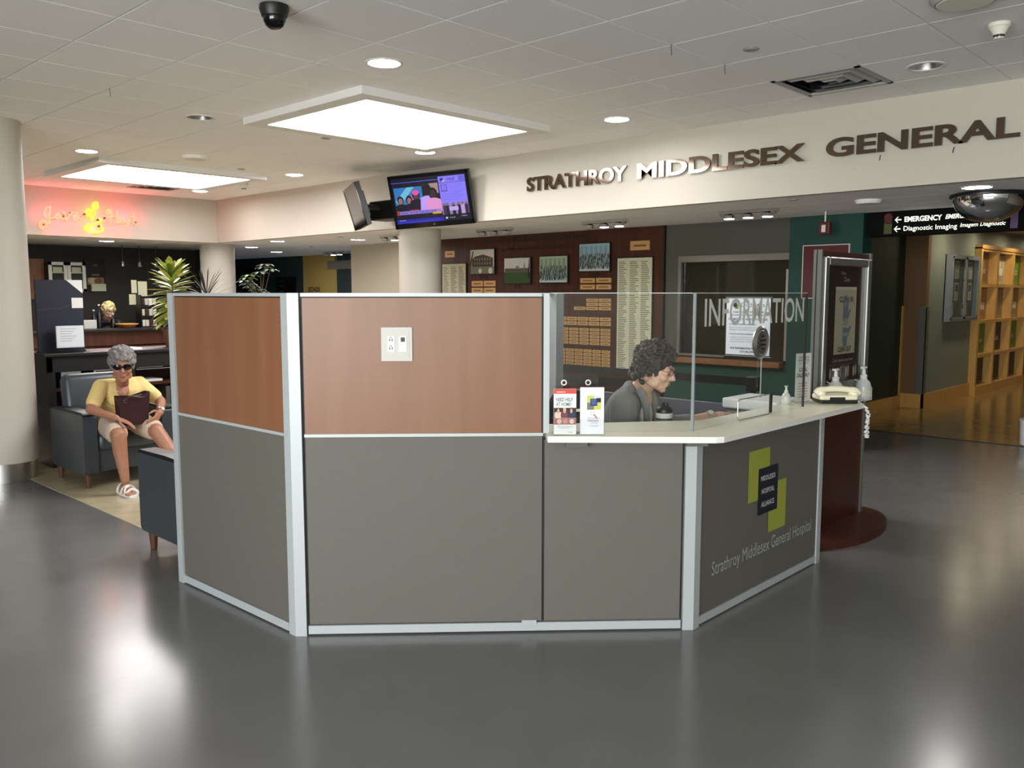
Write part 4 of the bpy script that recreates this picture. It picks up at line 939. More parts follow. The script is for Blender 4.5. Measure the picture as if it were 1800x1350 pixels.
for y in (-0.07, 0.075): obj('rod', MB().cyl((0, y, 0.01), (0, y, 1.14), 0.006, n=8), 'acrylic', ss, smooth=40)
w, h = 0.395, 0.465; o = V(6.445, 3.664, 1.092)
obj('holder', MB().box((6.446, 3.258, 1.08), (6.454, 3.674, 1.566)), 'acrylic', ss, world=True)
obj('holder_rail', MB().box((6.44, 3.258, 1.078), (6.456, 3.674, 1.084)).box((6.44, 3.258, 1.562), (6.456, 3.674, 1.568)), 'alu', ss, world=True)
K = S(40, 42, 50); G2 = S(110, 112, 120)
printed('notice', [(rc(0, 0, w, h), S(226, 230, 240)), (rc(0.05, 0.40, 0.085, 0.44), S(150, 160, 62)), (rc(0.075, 0.375, 0.11, 0.415), S(150, 160, 62)), (rc(0.065, 0.39, 0.095, 0.425), S(24, 28, 44)),
  (T('Diabetes', 0.135, 0.395, 0.034, 0.21), K), (T('DIABETES EDUCATION PROGRAM', w/2, 0.345, 0.014, 0.27, 0.02, 'c'), K), (T('& CLINICAL NUTRITION DEPARTMENT', w/2, 0.32, 0.014, 0.29, 0.02, 'c'), K), (T('HAS MOVED TO AMBULATORY CARE', w/2, 0.285, 0.018, 0.35, 0.02, 'c'), K),
  (T('IF YOU HAVE A SCHEDULED APPOINTMENT', 0.03, 0.245, 0.010, 0.24, 0.03), K), (T('REPORT TO PATIENT REGISTRATION THEN', 0.03, 0.218, 0.010, 0.25), G2), (T('PROCEED TO THE DIABETES PROGRAM', 0.03, 0.20, 0.010, 0.24), G2),
  (T('IF YOU DO NOT HAVE A SCHEDULED APPT', 0.03, 0.165, 0.010, 0.25, 0.03), K), (T('PROCEED TO THE SECOND FLOOR WEST', 0.04, 0.138, 0.010, 0.23), G2), (T('TAKE THE ELEVATOR TO LEVEL TWO', 0.04, 0.12, 0.010, 0.22), G2), (T('FOLLOW THE SIGNS TO THE CLINIC', 0.04, 0.102, 0.010, 0.23), G2),
  (T('FOR INFORMATION PLEASE CALL', w/2, 0.045, 0.016, 0.31, 0.03, 'c'), K), (T('519-246-5993', w/2, 0.018, 0.016, 0.13, 0.03, 'c'), K)], o, UNY, UZ, 'print', ss, off=0.0004, step=0.00004)
# inner work surface and white cabinet
wk = thing('work_surface', 'grey inner desk surface behind the counter', 'desk', (4.3, 2.9, 0))
obj('top', MB().prism([(3.86, 2.32), (4.62, 2.32), (4.62, 2.62), (4.05, 2.62), (3.72, 2.56), (3.66, 2.50)], 0.80, 0.825), 'laminate_edge', wk, world=True)
for x, y in ((4.3, 2.36), (4.55, 2.36), (4.55, 2.58)): obj('leg', MB().cyl((x, y, 0), (x, y, 0.80), 0.025, n=12), 'alu', wk, world=True)
tag(obj('partition', MB().box((5.28, 2.94, 0.0), (5.32, 4.40, 0.835)), mat('lav_grey', S(112, 112, 124), 0.7)), 'low lavender grey partition behind the receptionist', 'partition')
cb = thing('white_cabinet', 'white topped grey storage cabinet inside the desk', 'cabinet', (4.87, 2.47, 0))
obj('top', MB().rbox((-0.22, -0.17, 0.905), (0.12, 0.19, 0.965), 0.01), 'white', cb); obj('body', MB().box((-0.20, -0.15, 0), (0.10, 0.17, 0.905)), 'panel_grey', cb); obj('door', MB().box((-0.212, -0.14, 0.05), (-0.20, 0.0, 0.89)), 'alu', cb); obj('door', MB().box((-0.212, 0.02, 0.05), (-0.20, 0.16, 0.89)), 'alu', cb)
# ================================================================ HAND HYGIENE KIOSK
ks = thing('hygiene_kiosk', 'cherry wood hand hygiene kiosk with silver poster frame', 'kiosk', (5.6, 2.42, 0))
obj('base', MB().prism(circ(5.62, 2.40, 0.63, 48, 0.34), 0, 0.035), 'cherry_dark', ks, world=True); obj('base_edge', MB().prism(circ(5.62, 2.40, 0.625, 48, 0.335), 0.035, 0.042), 'cherry_dark', ks, world=True)
obj('body', MB().box((5.30, 2.355, 0.04), (6.07, 2.395, 1.865)), 'cherry_dark', ks, world=True)
obj('side_post', MB().box((5.282, 2.345, 0.04), (5.30, 2.372, 1.872)), 'kiosk_alu', ks, world=True); obj('side_post', MB().box((5.282, 2.380, 0.04), (5.30, 2.398, 1.872)), 'kiosk_alu', ks, world=True); obj('side_post', MB().box((6.07, 2.345, 0.04), (6.10, 2.405, 1.872)), 'kiosk_alu', ks, world=True)
obj('inner_strip', MB().box((5.284, 2.372, 0.04), (5.298, 2.380, 1.865)), 'black', ks, world=True)
FX0, FX1, FZ0, FZ1 = 5.312, 6.05, 0.955, 1.83; f = 0.055
for lo, hi in (((FX0, FZ0), (FX0+f, FZ1)), ((FX1-f, FZ0), (FX1, FZ1)), ((FX0+f, FZ1-f), (FX1-f, FZ1)), ((FX0+f, FZ0), (FX1-f, FZ0+f))):
    obj('poster_frame', MB().rbox((lo[0], 2.325, lo[1]), (hi[0], 2.36, hi[1]), 0.008), 'kiosk_frame', ks, world=True)
W, H = FX1-FX0-2*f, FZ1-FZ0-2*f; pw = S(152, 149, 130); hb = S(94, 108, 116)
def handshape(cx, cy, s, flip=1, flop=1):
    P = [(rrect(cx-0.05*s, cy-0.07*s, cx+0.05*s, cy+0.05*s, 0.02*s), hb)]
    for i, (dx, l) in enumerate(((-0.04, 0.085), (-0.014, 0.105), (0.013, 0.10), (0.038, 0.075))): P.append((rrect(cx+dx*s-0.010*s, cy+(0.04*s if flop > 0 else -0.04*s-l*s), cx+dx*s+0.010*s, cy+(0.04+l)*s if flop > 0 else cy-0.04*s, 0.009*s), hb))
    P.append(([(cx+flip*0.045*s, cy-0.05*s), (cx+flip*0.10*s, cy+0.02*s), (cx+flip*0.085*s, cy+0.035*s), (cx+flip*0.045*s, cy+0.0*s)], hb)); return P
PP = [(rc(0, 0, W, H), S(46, 37, 33)), (T('Please', 0.24, H-0.055, 0.022), S(130, 122, 112)), (T('Clean', 0.28, H-0.10, 0.03), S(130, 122, 112)), (rc(0.16, 0.185, 0.50, H-0.135), pw), (rc(0.16, H-0.155, 0.50, H-0.135), S(166, 164, 150)), (T('CLEAN IN', 0.335, H-0.235, 0.035, 0.22, 0.03, 'c'), S(60, 58, 50))]
PP += handshape(0.33, 0.455, 0.85)+[(T('CLEAN', 0.33, 0.40, 0.020, 0.10, 0.03, 'c'), pw), (T('COUNT', 0.33, 0.375, 0.014, 0.10, 0.02, 'c'), S(90, 96, 92))]+handshape(0.33, 0.32, 0.8, 1, 1)[0:1]+[(rc(0.30, 0.235, 0.365, 0.29), hb), ([(0.30,0.29),(0.37,0.29),(0.43,0.36),(0.41,0.375),(0.36,0.345),(0.30,0.345)], hb), (T('COUNT', 0.33, 0.305, 0.020, 0.09, 0.03, 'c'), pw), (T('CLEAN OUT', 0.33, 0.20, 0.032, 0.22, 0.03, 'c'), S(60, 58, 50)),
   (T('Clean hands save lives', 0.15, 0.135, 0.022, 0.32), S(150, 142, 130)), (rc(0.08, 0.115, 0.56, 0.118), S(90, 80, 72))]
for k in range(4):
    x = 0.12+k*0.125; PP += [(circ(x, 0.06, 0.017, 10, 0.04), S(150, 140, 130)), (circ(x+0.035, 0.065, 0.016, 10, 0.042), S(130, 120, 112))]
printed('poster', PP, (FX0+f, 2.352, FZ0+f), UX, UZ, 'print_gloss', ks, off=0.0004, step=0.00006)
def pump_bottle(x, y, z, s, lab, holder=True):
    t = thing('sanitizer_bottle', lab, 'bottle', (x, y, z))
    obj('bottle', MB().lathe([(0, 0), (0.042*s, 0), (0.046*s, 0.005*s), (0.046*s, 0.075*s), (0.038*s, 0.105*s), (0.018*s, 0.125*s), (0, 0.126*s)], n=24), 'gel', t, smooth=40)
    obj('collar', MB().lathe([(0.020*s, 0.120*s), (0.021*s, 0.145*s), (0.012*s, 0.150*s), (0.009*s, 0.185*s), (0, 0.186*s)], n=16), 'white', t, smooth=40)
    obj('pump_head', MB().rbox((-0.028*s, -0.012*s, 0.184*s), (0.024*s, 0.012*s, 0.196*s), 0.004*s), 'white', t)
    obj('bottle_label', MB().lathe([(0.0466*s, 0.02*s), (0.0466*s, 0.06*s)], n=24), 'offwhite', t)
    if holder:
        h = obj('wire_holder', MB().tube([(-0.052*s, 0.03*s, 0.12*s), (-0.056*s, 0, 0.11*s), (-0.056*s, -0.02*s, -0.004)], 0.003, 6).tube([(0.056*s, 0.03*s, 0.06*s), (0.056*s, -0.03*s, 0.07*s), (0.056*s, -0.03*s, -0.004), (-0.056*s, -0.03*s, -0.004)], 0.003, 6).tube([(-0.056*s, -0.02*s, -0.004), (-0.056*s, 0.05*s, -0.004), (0.056*s, 0.05*s, -0.004), (0.056*s, -0.03*s, -0.004)], 0.003, 6).tube([(0, 0.05*s, -0.004), (0, 0.06*s, 0.0)], 0.004, 6).box((-0.05*s, 0.048*s, -0.006), (0.05*s, 0.056*s, 0.03*s)), 'white', t)
    return t
pump_bottle(5.88, 2.285, 0.875, 1.15, 'clear sanitizer pump bottle in the wire holder at the kiosk edge'); pump_bottle(5.42, 2.285, 0.90, 1.1, 'clear sanitizer pump bottle behind the telephone')
pump_bottle(4.70, 2.27, 0.955, 0.55, 'small white hand pump bottle beside the glass pass-through', False)
# ================================================================ ON THE COUNTER
ph = thing('telephone', 'cream corded telephone lying at the end of the counter', 'telephone', (4.98, 2.10, 0.955), R(-46))
obj('base', MB().rbox((-0.11, -0.075, 0.0), (0.11, 0.075, 0.022), 0.006), 'black', ph); obj('body', MB().rbox((-0.112, -0.07, 0.018), (0.112, 0.075, 0.05), 0.012), 'cream_plastic', ph)
obj('dark_recess', MB().box((-0.055, -0.0715, 0.012), (0.035, -0.066, 0.038)), 'black', ph)
hs = obj('handset', MB().tube(smoothp([(-0.12, -0.03, 0.055), (-0.10, -0.03, 0.075), (0.0, -0.03, 0.084), (0.10, -0.03, 0.072), (0.125, -0.03, 0.05)]), [0.022]*4+[0.021]*4+[0.017]*9+[0.021]*4+[0.024]*4, 12, flat=0.85), 'cream_plastic', ph, smooth=50)
obj('earpiece', MB().lathe([(0, 0), (0.027, 0), (0.03, 0.012), (0.026, 0.026), (0, 0.028)], (-0.095, -0.03, 0.045), 16), 'cream_plastic', hs, smooth=40); obj('mouthpiece', MB().lathe([(0, 0), (0.028, 0), (0.031, 0.012), (0.026, 0.026), (0, 0.028)], (0.10, -0.03, 0.04), 16), 'cream_plastic', hs, smooth=40)
cpts = []
path = smoothp([(5.03, 2.03, 1.0), (5.045, 2.00, 0.96), (5.05, 1.94, 0.93), (5.04, 1.925, 0.87), (5.06, 1.93, 0.80), (5.045, 1.925, 0.76), (5.02, 1.925, 0.78), (5.03, 1.925, 0.84), (5.06, 1.93, 0.90), (5.055, 1.99, 0.962), (5.05, 2.05, 0.985)], 30)
for i, p in enumerate(path):
    a = i*0.9; cpts.append((p[0]+0.008*math.cos(a), p[1]+0.008*math.sin(a), p[2]+0.004*math.sin(a*0.5)))
obj('cord', MB().tube(cpts, 0.0035, 5), 'white', ph, world=True)
ns = thing('call_notice', 'white upright notice card about local calls beside the telephone', 'notice', (4.83, 2.235, 0.955), R(-12))
obj('holder', MB().box((-0.075, -0.003, 0.0), (0.075, 0.003, 0.30)), 'acrylic', ns); obj('holder_foot', MB().box((-0.075, -0.06, 0.0), (0.075, 0.05, 0.004)), 'acrylic', ns)
printed('card', [(rc(0, 0, 0.145, 0.285), S(205, 206, 204)), (T('COURTESY PHONE', 0.072, 0.255, 0.010, 0.10, 0.02, 'c'), K), (T('FOR PATIENT USE', 0.072, 0.238, 0.010, 0.10, 0.02, 'c'), K), (T('THREE MINUTES', 0.072, 0.221, 0.010, 0.09, 0.0, 'c'), G2), (T('LOCAL', 0.072, 0.178, 0.022, 0.075, 0.03, 'c'), K), (T('CALLS ONLY', 0.072, 0.145, 0.022, 0.115, 0.03, 'c'), K)]
   +[(rc(0.03, 0.105-k*0.016, 0.115, 0.110-k*0.016), S(160, 130, 128)) for k in range(6)], (-0.0725, -0.004, 0.008), UX, UZ, 'print', ns, world=False, off=0.0005, step=0.00005)
def frame_at(k, s, d, z=ZT): o, u, n, L = segs[k]; return o+u*s+n*d+UZ*z
AM = math.atan2(segs[1][1].y, segs[1][1].x)
hp = frame_at(1, SEAM+0.155, 0.055); hd = thing('brochure_holder', 'clear acrylic two pocket brochure holder on the counter', 'brochure holder', hp, AM)
obj('back', MB().fprism(rrect(-0.10, 0.0, 0.10, 0.275, 0.03), (0, 0.03, 0), UX, UZ, -0.0025, 0.0025), 'acrylic', hd)
obj('foot', MB().box((-0.115, -0.05, 0), (0.115, 0.045, 0.004)), 'acrylic', hd)
for x in (-0.062, 0.05): obj('stud', MB().lathe([(0.008, 0), (0.014, 0), (0.014, 0.006), (0.008, 0.006)], (x, 0.026, 0.235), 16, (0, -1, 0)), 'chrome', hd)
for x0, x1 in ((-0.115, -0.008), (0.008, 0.118)):
    obj('pocket', MB().box((x0, -0.047, 0.004), (x1, -0.044, 0.075)).box((x0, -0.044, 0.004), (x0+0.003, 0.02, 0.075)).box((x1-0.003, -0.044, 0.004), (x1, 0.02, 0.075)), 'acrylic', hd)
obj('white_clip', MB().box((-0.02, 0.018, 0.10), (0.02, 0.026, 0.112)), 'white', hd)
nC = S(66, 98, 104)
def brochure(x, tilt, w, h, polys, lab):
    q = hp+segs[1][1]*x+segs[1][2]*0.038; t = thing('brochure', lab, 'brochure', (q.x, q.y, ZT+0.004), AM)
    obj('leaflets', MB().box((-w/2, 0.0, 0.0), (w/2, 0.014, h)), 'white_paper', t); printed('cover', polys, (-w/2, 0.0, 0), UX, UZ, 'print_gloss', t, world=False, off=0.0006, step=0.00006)
rg = random.Random(5)
def family(w, y0, y1):
    P = [(rc(0, y0, w, y1), S(60, 40, 34))]
    for k, (cx, body, hair) in enumerate(((0.2, S(214, 196, 182), S(60, 36, 26)), (0.48, S(120, 60, 64), S(200, 196, 190)), (0.78, S(40, 56, 90), S(70, 50, 40)))):
        P += [(rrect((cx-0.17)*w, y0, (cx+0.17)*w, lerp(y0, y1, 0.6), 0.008), body), (circ(cx*w, lerp(y0, y1, 0.76), 0.07*w, 12, 0.013), hair), (circ(cx*w, lerp(y0, y1, 0.70), 0.055*w, 12, 0.011), S(206, 158, 136))]
    return P
bw, bh = 0.102, 0.208
brochure(-0.062, 0, bw, bh, [(rc(0, 0, bw, bh), S(238, 238, 236)), (rc(0, bh-0.022, bw, bh), S(206, 80, 62)), (T('community care', 0.012, bh-0.016, 0.006, 0.04, 0.02), S(240, 240, 240)), (T('NEED HELP', 0.010, 0.152, 0.016, 0.076, 0.02), nC), (T('AT HOME?', 0.010, 0.130, 0.016, 0.070, 0.02), nC)]
   +family(bw, 0.075, 0.122)+[(rc(0, 0.045, bw, 0.0745), S(170, 110, 100)), (circ(0.025, 0.060, 0.011), S(214, 190, 180)), (circ(0.052, 0.060, 0.011), S(196, 150, 136)), (circ(0.082, 0.060, 0.011), S(220, 200, 190)), (T('Support is closer than you think', 0.016, 0.034, 0.005, 0.07), G2), (T('local health network', 0.024, 0.027, 0.004, 0.05), G2), (rc(0.012, 0.016, 0.095, 0.0165), S(180, 180, 180)), (T('Care', 0.066, 0.007, 0.006, 0.02), G2)], 'brochure with red band asking NEED HELP AT HOME')
bw, bh = 0.108, 0.214
brochure(0.062, 0, bw, bh, [(rc(0, 0, bw, bh), S(240, 240, 244)), (rc(0.030, 0.145, 0.062, 0.178), S(200, 206, 100)), (rc(0.062, 0.112, 0.094, 0.146), S(200, 206, 100)), (rc(0.062, 0.146, 0.094, 0.178), S(210, 216, 220)), (rc(0.072, 0.146, 0.094, 0.166), S(40, 44, 44)), (rc(0.030, 0.112, 0.062, 0.145), S(120, 124, 116)), (rc(0.045, 0.130, 0.077, 0.163), S(34, 56, 120)),
   (rc(0.050, 0.155, 0.072, 0.157), S(150, 160, 200)), (rc(0.050, 0.147, 0.072, 0.149), S(150, 160, 200)), (rc(0.050, 0.139, 0.072, 0.141), S(150, 160, 200)), (circ(0.056, 0.096, 0.009), S(150, 130, 130)), (circ(0.056, 0.096, 0.0075), S(236, 236, 240)), ([(0.060,0.090),(0.063,0.093),(0.078,0.076),(0.074,0.074)], S(180, 60, 60)), (T("We're looking for", 0.034, 0.070, 0.009, 0.055), G2), (T('Volunteers', 0.032, 0.058, 0.010, 0.052), K), (T('to join our team today', 0.046, 0.050, 0.004, 0.035), G2), (T('call the hospital', 0.044, 0.036, 0.005, 0.038), G2)], 'white volunteer brochure with lime and navy squares')
# ================================================================ LOUNGE
def armchair(loc, rz, lab):
    t = thing('armchair', lab, 'armchair', loc, rz, 'grey vinyl lounge armchairs')
    for s in (-1, 1):
        x0, x1 = (-0.38, -0.27) if s < 0 else (0.27, 0.38)
        a = obj('arm', MB().fprism(rrect(-0.38, 0.12, 0.36, 0.612, 0.035), (x0, 0, 0), (0, 1, 0), (0, 0, 1), 0, x1-x0), 'leather', t, smooth=35)
        obj('arm_cap', MB().fprism([(-0.375, 0.606), (-0.385, 0.616), (-0.36, 0.632), (0.0, 0.636), (0.34, 0.622), (0.36, 0.606)], (x0+0.004, 0, 0), (0, 1, 0), (0, 0, 1), 0, x1-x0-0.008), 'leather_dark', a, smooth=35)
    obj('seat_base', MB().rbox((-0.27, -0.35, 0.13), (0.27, 0.33, 0.34), 0.02), 'leather', t, smooth=40)
    obj('seat_cushion', MB().rbox((-0.268, -0.385, 0.30), (0.268, 0.22, 0.455), 0.05, 4), 'leather', t, smooth=50)
    b = MB().rbox((-0.29, -0.075, 0.0), (0.29, 0.075, 0.56), 0.06, 4); M = Matrix.Translation((0, 0.255, 0.34)) @ Matrix.Rotation(R(-9), 4, 'X')
    b.v = [tuple(M @ Vector(p)) for p in b.v]; obj('backrest', b, 'leather', t, smooth=50)
    obj('back_panel', MB().rbox((-0.27, 0.30, 0.13), (0.27, 0.365, 0.62), 0.02), 'leather', t, smooth=40)
    for x, y in ((-0.335, -0.305), (0.335, -0.305), (-0.335, 0.30), (0.335, 0.30)): obj('leg', MB().lathe([(0, 0.0), (0.019, 0.0), (0.031, 0.135), (0, 0.135)], (x, y, 0), 14), 'leg_wood', t, smooth=40)
    return t
armchair((2.945, 7.60, 0.003), 0, 'grey vinyl armchair with wooden legs carrying the seated woman')
armchair((2.585, 4.945, 0.003), math.pi, 'grey vinyl armchair standing behind the end of the information desk')
# black console bar behind the armchair
br = thing('console_bar', 'black wooden console bar with open shelves behind the armchair', 'console', (4.2, 8.55, 0))
obj('top', MB().rbox((2.66, 8.33, 1.02), (5.65, 8.80, 1.055), 0.008), 'black', br, world=True)
obj('apron', MB().box((2.70, 8.37, 0.88), (5.60, 8.40, 1.02)).box((2.70, 8.37, 0.88), (2.74, 8.77, 1.02)), 'black', br, world=True)
for x in (2.70, 3.42, 4.3, 5.2): obj('upright', MB().box((x, 8.37, 0), (x+0.06, 8.77, 0.88)), 'black', br, world=True)
for z in (0.42, 0.70): obj('shelf', MB().box((2.76, 8.40, z), (5.26, 8.77, z+0.03)), 'cherry_dark', br, world=True)
obj('back_board', MB().box((2.70, 8.77, 0), (5.26, 8.79, 1.02)), 'cherry_dark', br, world=True)
tag(obj('magazine', MB().box((2.83, 8.42, 0.73), (3.0, 8.44, 0.875)), 'frost'), 'grey leaflet standing on the console shelf near the column', 'leaflet')
m = thing('photo_book', 'framed food picture standing on the console shelf', 'picture', (3.12, 8.42, 0.73))
obj('frame', MB().box((0, 0, 0), (0.22, 0.02, 0.15)), 'white', m); printed('picture', [(rc(0.015, 0.015, 0.205, 0.135), S(60, 44, 36)), (circ(0.11, 0.06, 0.05, 14, 0.03), S(200, 170, 120)), (circ(0.08, 0.07, 0.03, 12, 0.02), S(170, 120, 80))], (0, 0, 0), UX, UZ, 'print', m, world=False)
for k, (z, w_) in enumerate(((0.73, 0.22), (0.45, 0.2))):
    tag(obj('paper_stack', MB().box((3.55, 8.42, z), (3.55+w_, 8.66, z+0.02+0.01*k)), 'white_paper'), ('stack of white papers on the upper console shelf', 'stack of white papers on the lower console shelf')[k], 'papers')
tag(obj('shelf_rail', MB().box((3.50, 8.39, 0.855), (4.25, 8.395, 0.862)), 'alu'), 'thin silver rail along the console shelf', 'rail')
tag(obj('paper_tray', MB().box((3.52, 8.42, 0.87), (3.78, 8.66, 0.89)), 'white_paper'), 'white paper sheets lying in the console tray', 'papers')
tag(obj('orange_box', MB().rbox((3.52, 8.41, 0.73), (3.58, 8.47, 0.785), 0.005), mat('orange', S(236, 96, 50), 0.5)), 'small orange box on the console shelf', 'box')
for k, (x, hh, c) in enumerate(((3.80, 0.12, 'panel_dark'), (3.86, 0.10, 'darkred'), (3.92, 0.13, 'navy'))):
    tag(obj('binder', MB().rbox((x, 8.42, 0.45), (x+0.045, 8.62, 0.45+hh+0.1), 0.003), c), ('grey', 'dark red', 'navy')[k]+' binder standing on the console shelf', 'binder')
# black presentation board, letter holder and papers on the console
bd = thing('presentation_board', 'black upright board with white label cards on the console', 'board', (2.88, 8.52, 1.055))
obj('board', MB().box((-0.20, 0, 0), (0.205, 0.03, 0.665)), 'navy', bd); obj('board_foot', MB().box((-0.2, -0.03, 0), (0.2, 0.08, 0.012)), 'black', bd)
obj('corner_card', MB().fprism([(0.065, 0.665), (0.206, 0.665), (0.206, 0.54)], (0, -0.001, 0), UX, UZ, 0, 0.002), 'white_paper', bd); obj('label_card', MB().box((0.105, -0.003, 0.405), (0.205, -0.001, 0.50)), 'white_paper', bd)
obj('tear_line', MB().tube([(-0.19, -0.001, 0.39), (0.0, -0.001, 0.405), (0.1, -0.001, 0.44)], 0.0015, 5), 'panel_grey', bd)
lh = thing('letter_holder', 'clear letter holder full of white forms on the console', 'paper holder', (2.92, 8.40, 1.055))
obj('back', MB().box((-0.155, 0.03, 0), (0.14, 0.034, 0.255)), 'acrylic', lh); obj('tray', MB().box((-0.145, -0.04, 0), (0.145, 0.03, 0.005)).box((-0.145, -0.042, 0), (0.145, -0.038, 0.06)), 'acrylic', lh)
printed('forms', [(rc(0, 0, 0.235, 0.20), S(226, 228, 236))]+[(rc(0.03, 0.17-k*0.022, 0.17-0.02*(k % 3), 0.174-k*0.022), S(150, 152, 164)) for k in range(6)], (-0.12, 0.0, 0.045), UX, UZ, 'print', lh, world=False); obj('form_stack', MB().box((-0.12, 0.0, 0.045), (0.115, 0.022, 0.245)), 'white_paper', lh)
tag(obj('loose_sheet', MB().add([(3.30, 8.40, 1.056), (3.56, 8.36, 1.056), (3.64, 8.58, 1.058), (3.42, 8.62, 1.085), (3.30, 8.40, 1.0585), (3.56, 8.36, 1.0585), (3.64, 8.58, 1.0605), (3.42, 8.62, 1.0875)], [(3,2,1,0), (4,5,6,7), (0,1,5,4), (1,2,6,5), (2,3,7,6), (3,0,4,7)]), 'white_paper'), 'white sheet of paper lying on the console top', 'paper')
# side table glimpsed behind the desk edge
stt = thing('side_table', 'small cherry wood side table next to the armchair', 'table', (3.62, 7.55, 0.003)); obj('table_top', MB().rbox((-0.25, -0.25, 0.50), (0.25, 0.25, 0.53), 0.006), 'cherry', stt)
for x in (-0.21, 0.21):
    for y in (-0.21, 0.21): obj('leg', MB().box((x-0.02, y-0.02, 0), (x+0.02, y+0.02, 0.5)), 'cherry', stt)
# ---- plants on the console
def leaf(mb, p, d, L, W, droop, n=6, up=UZ):
    d = d.normalized(); s = d.cross(up)
    if s.length < 0.05: s = d.orthogonal()
    s.normalize(); vs = []; q = V(*p); dd = d.copy()
    for i in range(n+1):
        t = i/n; w = W*(0.35+0.65*math.sin(math.pi*min(1, t*0.62+0.1))) if t < 0.9 else W*0.45*(1.0-t)*10*0.9+0.001; nn = s.cross(dd).normalized()
        vs += [q-s*w/2+nn*0.1*w, q-nn*0.06*w, q+s*w/2+nn*0.1*w]; q = q+dd*(L/n); dd = (dd+V(0, 0, -droop/n)).normalized()
    fs = []
    for i in range(n): a = i*3; fs += [(a, a+1, a+4, a+3), (a+1, a+2, a+5, a+4)]
    mb.add(vs, fs)
def pot(t, r, h):
    obj('pot', MB().lathe([(0, 0), (r*0.75, 0), (r, h*0.9), (r*1.08, h*0.9), (r*1.08, h), (r*0.95, h), (r*0.92, h*0.85), (0, h*0.85)], n=24), 'terracotta', t, smooth=40); obj('soil', MB().lathe([(0, h*0.86), (r*0.92, h*0.86), (r*0.92, h*0.87), (0, h*0.88)], n=20), 'soil', t)
def leaves(t, specs, mats, thin=0.0):
    for k, (p, d, L, W, dr) in enumerate(specs):
        mb = MB(); leaf(mb, p, d, L, W, dr); obj('leaf', mb, mats[k % len(mats)] if isinstance(mats, list) else mats(k), t, smooth=180)
t = thing('croton_plant', 'yellow and green leafy croton plant on the console', 'plant', (3.98, 8.58, 1.055)); pot(t, 0.11, 0.18)
obj('stem', MB().tube([(0, 0, 0.12), (0.01, 0, 0.4), (0, 0, 0.78)], [0.014, 0.012, 0.006], 8), 'stem', t); rg = random.Random(11); sp = []
for k in range(112):
    z = 0.28+0.50*(k/112); a = k*2.4+rg.uniform(-.3, .3); f = (z-0.28)/0.50; e = lerp(-0.40, 1.15, f**1.8)
    sp.append(((0.012*math.cos(a), 0.012*math.sin(a), z), V(math.cos(a), math.sin(a), e), rg.uniform(0.20, 0.25)*(1.0 if f < 0.9 else 0.85), 0.052, 0.45-0.3*f))
leaves(t, sp, lambda k: ('leaf_green', 'leaf_yellow', 'leaf_yellow')[k % 3])
t = thing('dragon_plant', 'dark spiky dragon plant on the console beside the column', 'plant', (4.38, 8.58, 1.055)); pot(t, 0.10, 0.17)
obj('stem', MB().tube([(0, 0, 0.12), (-0.02, 0, 0.3), (-0.03, 0, 0.50)], 0.012, 8), 'stem', t); sp = []
for k in range(34):
    a = k*2.4; e = lerp(-0.1, 2.2, (k/34)**1.3); sp.append(((-0.03, 0, 0.46+0.002*k), V(math.cos(a), math.sin(a), e), rg.uniform(0.30, 0.42), 0.012, 0.35))
leaves(t, sp, lambda k: 'leaf_purple' if k % 6 else 'frost')
t = thing('umbrella_plant', 'green umbrella plant on the console', 'plant', (4.98, 8.58, 1.055)); pot(t, 0.11, 0.18)
for k in range(13):
    a = k*2.4; rr = 0.06+0.13*((k*7) % 5)/4; top = (rr*math.cos(a), rr*math.sin(a), 0.50+0.36*((k*5) % 13)/12); st_ = obj('stem', MB().tube([(0, 0, 0.15), (top[0]*0.4, top[1]*0.4, top[2]*0.7), top], 0.004, 6), 'stem', t)
    for j in range(7):
        b2 = 2*math.pi*j/7; mb = MB(); leaf(mb, top, V(math.cos(b2), math.sin(b2), 0.1), 0.11, 0.042, 0.9); obj('leaflet', mb, 'leaf_green' if k % 4 == 0 else 'leaf_dark', st_, smooth=180)
# ================================================================ CAFE BEYOND
cc = thing('cafe_counter', 'long dark cherry cafe counter under the neon sign', 'counter', (5.2, 13.3, 0))
obj('top', MB().rbox((2.6, 13.1, 1.03), (6.6, 13.75, 1.07), 0.008), 'black', cc, world=True); obj('front', MB().box((2.7, 13.2, 0.82), (6.5, 13.24, 1.03)), 'cherry', cc, world=True)
for k in range(5): obj('front_panel', MB().box((2.7+k*0.76, 13.215, 0.05), (3.45+k*0.76, 13.25, 0.80)), 'cherry_dark', cc, world=True)
obj('body', MB().box((2.72, 13.25, 0), (6.48, 13.7, 1.03)), 'black', cc, world=True)
def cab2(x0, x1, z0, z1, y):
    t = thing('wall_cabinet', 'cream wall cabinet with two glass doors in the cafe', 'cabinet', ((x0+x1)/2, y, z0)); f = 0.05; xm = (x0+x1)/2
    obj('case', MB().box((x0, y+0.01, z0), (x1, y+0.3, z1)), 'wall_dark', t, world=True)
    for a, b2 in ((x0, xm-0.004), (xm+0.004, x1)):
        d = obj('door', MB().box((a, y-0.01, z0), (a+f, y+0.01, z1)).box((b2-f, y-0.01, z0), (b2, y+0.01, z1)).box((a, y-0.01, z1-f), (b2, y+0.01, z1)).box((a, y-0.01, z0), (b2, y+0.01, z0+f)), 'offwhite', t, world=True)
        obj('pane', MB().box((a+f, y-0.002, z0+f), (b2-f, y+0.002, z1-f)), 'glass', d, world=True); obj('dish_row', MB().box((a+f, y+0.003, z0+0.30), (b2-f, y+0.008, z0+0.32)).box((a+f+0.02, y+0.003, z0+0.32), (b2-f-0.02, y+0.007, z0+0.40)), 'list_cream', t, world=True)
cab2(4.93, 5.50, 1.62, 2.10, 15.0)
